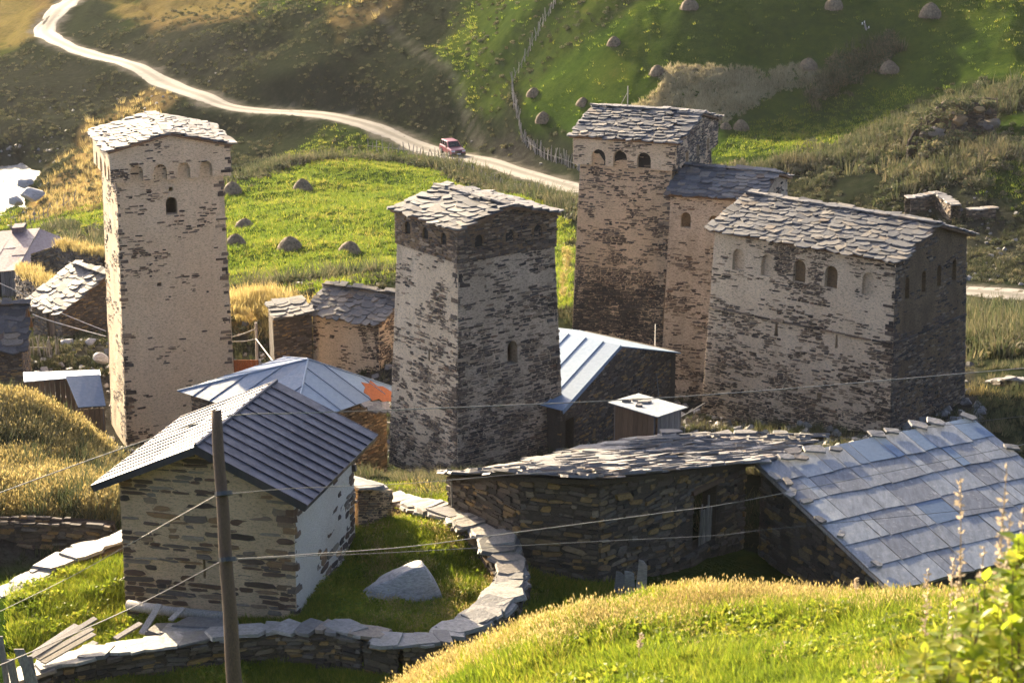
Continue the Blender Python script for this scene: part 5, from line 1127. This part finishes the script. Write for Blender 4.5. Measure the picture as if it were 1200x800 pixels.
# golden banks on the left and small banks further off
x, y, z = sample(90000, 62, 92, -15, -9.5); dr = zone(DRY, x, y, z, 8); u, v, d = px_of(x, y, z); pick = RNG.random(len(x)); k = outside(x, y) & (pick < dr) & (d > 66.8)
scatter('dry_grass', 'thick golden dry grass over the bank below the tall tower', 'grass', C_dry, np.stack([x, y, z], -1)[k & (fbm(x / 1.2, y / 1.2, 3) > -.25)], .6, 1.7, .3)
scatter('rough_grass', 'dull weeds mixed into the golden bank below the tall tower', 'grass', C_scrubtall, np.stack([x, y, z], -1)[k & (pick < .04)], .4, .9, .3)
x, y, z = sample(28000, 62, 112); u, v, d = px_of(x, y, z); pick = RNG.random(len(x)); n_ = fbm(x / 2, y / 2, 3); k = outside(x, y) & (pick < .35 + n_ * 1.2) & (zone(DRY, x, y, z, 8) < .4) & ((d > 68) | (u < 150)) & ~((u < 140) & (d > 74))
scatter('rough_grass', 'weeds and rough grass in the lanes between the towers', 'grass', C_scrubtall, np.stack([x, y, z], -1)[k], .15, .5, .3)
x, y, z = sample(26000, 108, 232); dr = zone(DRY, x, y, z, 8); pick = RNG.random(len(x)); k = outside(x, y) & (pick < dr * .8)
scatter('dry_grass', 'golden dry grass on the far banks above the river', 'grass', C_dryfar, np.stack([x, y, z], -1)[k], .7, 1.5, .2)
def along(pts, n, jit, dz=0):
    out = []
    for k in range(n):
        i = random.randrange(len(pts) - 1); q = P(*pts[i]).lerp(P(*pts[i + 1]), random.random()); out.append((q.x + random.gauss(0, jit), q.y + random.gauss(0, jit), q.z + dz))
    return out
scatter('dry_grass', 'golden dry grass on top of the roofless enclosure walls', 'grass', C_dryfar, along([(24, 314, 139), (60, 332, 134), (124, 348, 131)], 260, .3, -.1) + along([(70, 286, 146), (124, 298, 143)], 130, .3, -.1) + along([(1136, 462, 96), (1215, 482, 92.5)], 60, .2, -.1), .6, 1.0)
scatter('dry_grass', 'golden dry grass on the bank behind the tall tower', 'grass', C_dryfar, along([(266, 362, 121), (300, 345, 124), (330, 352, 123), (362, 374, 119)], 420, .7, -.2), .6, 1.1)
scatter('dry_grass', 'golden weeds clinging to the side of the brown tower', 'grass', C_dryfar, along([(664, 292, 103.5), (660, 345, 104)], 40, .12, 0), .3, .5, 1.2)
# meadows beyond the village
x, y, z = sample(90000, 112, 245); lu = zone(LUSH, x, y, z, 10); dr = zone(DRY, x, y, z, 8); d, _ = near_line(x, y, ROAD); pick = RNG.random(len(x)); u, v, dd = px_of(x, y, z); steep = (u > 560) & (v < 190) & (dist_poly([(830, 185), (870, 150), (960, 115), (1060, 100), (1090, 112), (990, 180)], u, v) < 0); k = outside(x, y) & (pick < lu * np.where(steep, .12, 1)) & (d > 3.2) & (pick > dr * .9)
scatter('meadow_grass', 'short green grass of the meadows and hillside fields', 'grass', C_mead, np.stack([x, y, z], -1)[k], .6, 1.3, .25)
x, y, z = sample(110000, 112, 270); u, v, dd = px_of(x, y, z); lu = zone(LUSH, x, y, z, 10); dt = zone(DIRT, x, y, z, 10); d, _ = near_line(x, y, ROAD); dp, _ = near_line(x, y, PATH); pick = RNG.random(len(x)); n_ = fbm(x / 5, y / 5, 3)
k = outside(x, y) & (d > 3.4) & (dp > 1) & (pick < (1 - lu) * (.45 + n_) * (1 - .6 * dt)) & (z > -10); P3 = np.stack([x, y, z], -1)
scatter('scrub', 'low brown green scrub on the rough slopes around the road', 'scrub', C_scrub, P3[k & (pick < .15)], .2, .75, .2)
scatter('rough_grass', 'tall rough grass tufts on the dark slopes', 'grass', C_slope, P3[k], .2, .65, .3)
scatter('rough_grass', 'paler dry tufts dotted over the dark slopes', 'grass', C_scrubtall, P3[k & (pick > .3)], .2, .55, .3)
SCR = [([(735, 138), (785, 88), (870, 80), (965, 92), (900, 122), (850, 140)], 150, 250, 1)]
x, y, z = sample(60000, 170, 215, 2.5, 9.5); s_ = zone(SCR, x, y, z, 6); k = RNG.random(len(x)) < s_
scatter('dry_scrub', 'patch of tall grey brown weeds on the green hillside field', 'scrub', C_weedgrey, np.stack([x, y, z], -1)[k], .25, .6, .15)
HED = along([(280, 214, 181), (330, 190, 189), (400, 182, 193), (470, 176, 196), (530, 186, 192), (560, 205, 186), (600, 226, 179), (650, 248, 172), (690, 270, 165)], 900, .9)
HED += along([(990, 180, 170), (1030, 150, 176), (1080, 122, 176), (1150, 110, 176), (1210, 100, 176)], 900, 2.2) + along([(1080, 205, 164), (1120, 195, 165), (1170, 190, 165)], 500, 2.0) + along([(840, 190, 174), (920, 188, 173), (990, 190, 172)], 320, .8) + along([(960, 108, 187), (1000, 95, 189), (1045, 88, 190)], 260, .8)
HED += along([(1130, 398, 113), (1165, 408, 110), (1215, 416, 107)], 260, 1.6) + along([(1136, 375, 122), (1170, 390, 117), (1210, 400, 113)], 300, 1.5) + along([(60, 262, 176), (100, 290, 160), (125, 300, 155)], 250, 1.2) + along([(280, 340, 131), (350, 348, 130), (460, 330, 136)], 260, .8)
HX = np.array(HED); HX[:, 2] = ground(HX[:, 0], HX[:, 1]); hm = outside(HX[:, 0], HX[:, 1]); HX = HX[hm]
scatter('hedge_scrub', 'dense hedge scrub along field edges and the ruined tower', 'scrub', C_scrub, HX[::2], .7, 1.6, .2); scatter('hedge_grass', 'tall weeds growing in the hedges', 'scrub', C_scrubtall, HX[1::2], .8, 1.6, .2)
RB = along([(1086, 165, 168.5), (1104, 140, 169), (1130, 125, 170), (1162, 130, 169.5)], 60, 1.0, .3) + along([(1090, 180, 167), (1160, 160, 167.5)], 90, 1.4, .2)
scatter('hedge_scrub', 'bushes overgrowing the ruined tower on the hillside', 'scrub', C_scrub, RB, .5, 1.2, .3)
# scree stones
x, y, z = sample(12000, 74, 240); dt = np.maximum(zone(DIRT, x, y, z, 8), zone([([(1060, 210), (1210, 220), (1210, 330), (1130, 330)], 130, 180, 1), ([(-20, 180), (70, 150), (60, 250), (-20, 290)], 170, 230, 1)], x, y, z, 8)); d, _ = near_line(x, y, ROAD); k = outside(x, y) & (RNG.random(len(x)) < dt * .8) & (d > 3)
V, Fc = KIND['rubble'][0]; me = mesh('scree', V, Fc, 'slab'); cl = bpy.data.objects.new('scree', me)
scatter('scree', 'loose grey stones on eroded slopes and lanes', 'stones', cl, np.stack([x, y, z], -1)[k], .08, .4, .5)

# leafy bush and dry stalks close on the right
def leaf_mesh():
    v = [(0, 0, 0), (.3, .28, .05), (.36, .6, .02), (0, 1.05, -.08), (-.36, .6, .02), (-.3, .28, .05), (0, .5, -.06)]; return mesh('leaf', v, [(0, 1, 6), (1, 2, 6), (2, 3, 6), (3, 4, 6), (4, 5, 6), (5, 0, 6)], 'bush_leaf', True)
LM = leaf_mesh(); bc = P(1190, 800, 15.5); gb = gz(bc.x, bc.y)
t = thing('leafy_bush', 'sunlit yellow green leafy bush with dry stalks on the grassy bank', 'bush', (bc.x, bc.y, gb)); rb_ = random.Random(5); spots = []; 
for k in range(70):
    px = rb_.uniform(1070, 1270); top = 800 - max(0, (px - 1055)) * rb_.uniform(.35, 1.45); top = max(top, 615); d = rb_.uniform(14.2, 17); a = P(px + rb_.uniform(-20, 20), 900, d); a = Vector((a.x, a.y, gz(a.x, a.y) - .05)); b = P(px, top, d); m_ = a.lerp(b, .5) + Vector((rb_.gauss(0, .06), rb_.gauss(0, .06), .05)); part('stem', *tube([a, m_, b], .008, 5, .5), 'wood_brown', t)
    L = (b - a).length; 
    for j in range(int(L * 46)): s = rb_.random() ** .8; q = (a.lerp(m_, s * 2) if s < .5 else m_.lerp(b, s * 2 - 1)); spots.append(q)
rb_.shuffle(spots); V = []; Fc = []; R = []
for k, q in enumerate(spots):
    s = rb_.uniform(.06, .14); dr = Vector((rb_.gauss(0, 1), rb_.gauss(0, 1), rb_.gauss(.1, .6))).normalized(); side = dr.cross(Z).normalized(); up_ = side.cross(dr); M = frame(q + dr * .03, side * s, dr * s, up_ * s)
    if k < 290: link('leaf', LM, t, None, M)
    else:
        o = len(V); V += [M @ v.co for v in LM.vertices]; x = rb_.random()
        for p_ in LM.polygons: Fc.append(tuple(i + o for i in p_.vertices)); R.append(x)
if V:
    me = mesh('foliage', V, Fc, 'bush_leaf', True); at = me.attributes.new('rnd', 'FLOAT', 'FACE'); at.data.foreach_set('value', R); o = link('foliage', me, t); o['kind'] = 'stuff'
def stalk(px, base_py, top_py, d, lean, label, group):
    a = P(px, base_py, d); a = Vector((a.x, a.y, min(a.z, gz(a.x, a.y) + .02))); b = P(px + lean, top_py, d); t = thing('dry_stalk', label, 'plant', a, group); pts = [a.lerp(b, k / 6) + Vector((math.sin(k * 1.3) * .012, 0, 0)) for k in range(7)]; part('stem', *tube(pts, .007, 5, .5), 'stalk_dry', t)
    V = []; Fc = []; rr = random.Random(int(px))
    for k in range(46):
        s = rr.uniform(.62, 1.0); q = a.lerp(b, s); u_ = Vector((rr.gauss(0, 1), rr.gauss(0, 1), rr.gauss(.6, .6))).normalized(); w = u_.orthogonal().normalized(); z_ = rr.uniform(.02, .045); o = len(V); V += [q, q + u_ * z_ * .6 + w * z_ * .4, q + u_ * z_ * 1.5, q + u_ * z_ * .6 - w * z_ * .4]; Fc.append((o, o + 1, o + 2, o + 3))
    part('seed_head', V, Fc, 'stalk_dry', t)
for px, by, ty, d, ln in ((1175, 700, 545, 16, 3), (1150, 705, 560, 17, -26), (1163, 720, 600, 16.5, 10), (1190, 700, 600, 15.5, -8), (1140, 720, 640, 17.5, 12), (1128, 725, 645, 18, -4), (1090, 730, 668, 20, -3), (1112, 720, 655, 19, 5), (1185, 680, 590, 17, 14)):
    stalk(px, by, ty, d, ln, 'pale dry stalk with fluffy seed head by the leafy bush', 'dry stalks by the leafy bush')
for px, by, ty, d, ln in ((748, 775, 742, 29, 3), (1005, 700, 678, 31, -2)): stalk(px, by, ty, d, ln, 'single dry stalk standing alone in the grassy bank', 'dry stalks on the bank')

# ------------------------------------------------------------------ haze in the valley air
hb = part('haze', [Vector((a * 1700, 100 + b * 1700, -26 if c < 0 else 60)) for c in (-1, 1) for a, b in ((-1, -1), (1, -1), (1, 1), (-1, 1))], BOXF, None, None); hb['kind'] = 'stuff'; hb['label'] = 'thin sunlit haze in the valley air'
hm_ = bpy.data.materials.new('haze'); hm_.use_nodes = True; nt = hm_.node_tree; nt.nodes.remove(nt.nodes['Principled BSDF']); vp = nt.nodes.new('ShaderNodeVolumePrincipled'); vp.inputs['Density'].default_value = .00005; vp.inputs['Color'].default_value = (.92, .93, .95, 1); vp.inputs['Anisotropy'].default_value = .2
nt.links.new(vp.outputs[0], nt.nodes['Material Output'].inputs['Volume']); hb.data.materials.append(hm_)
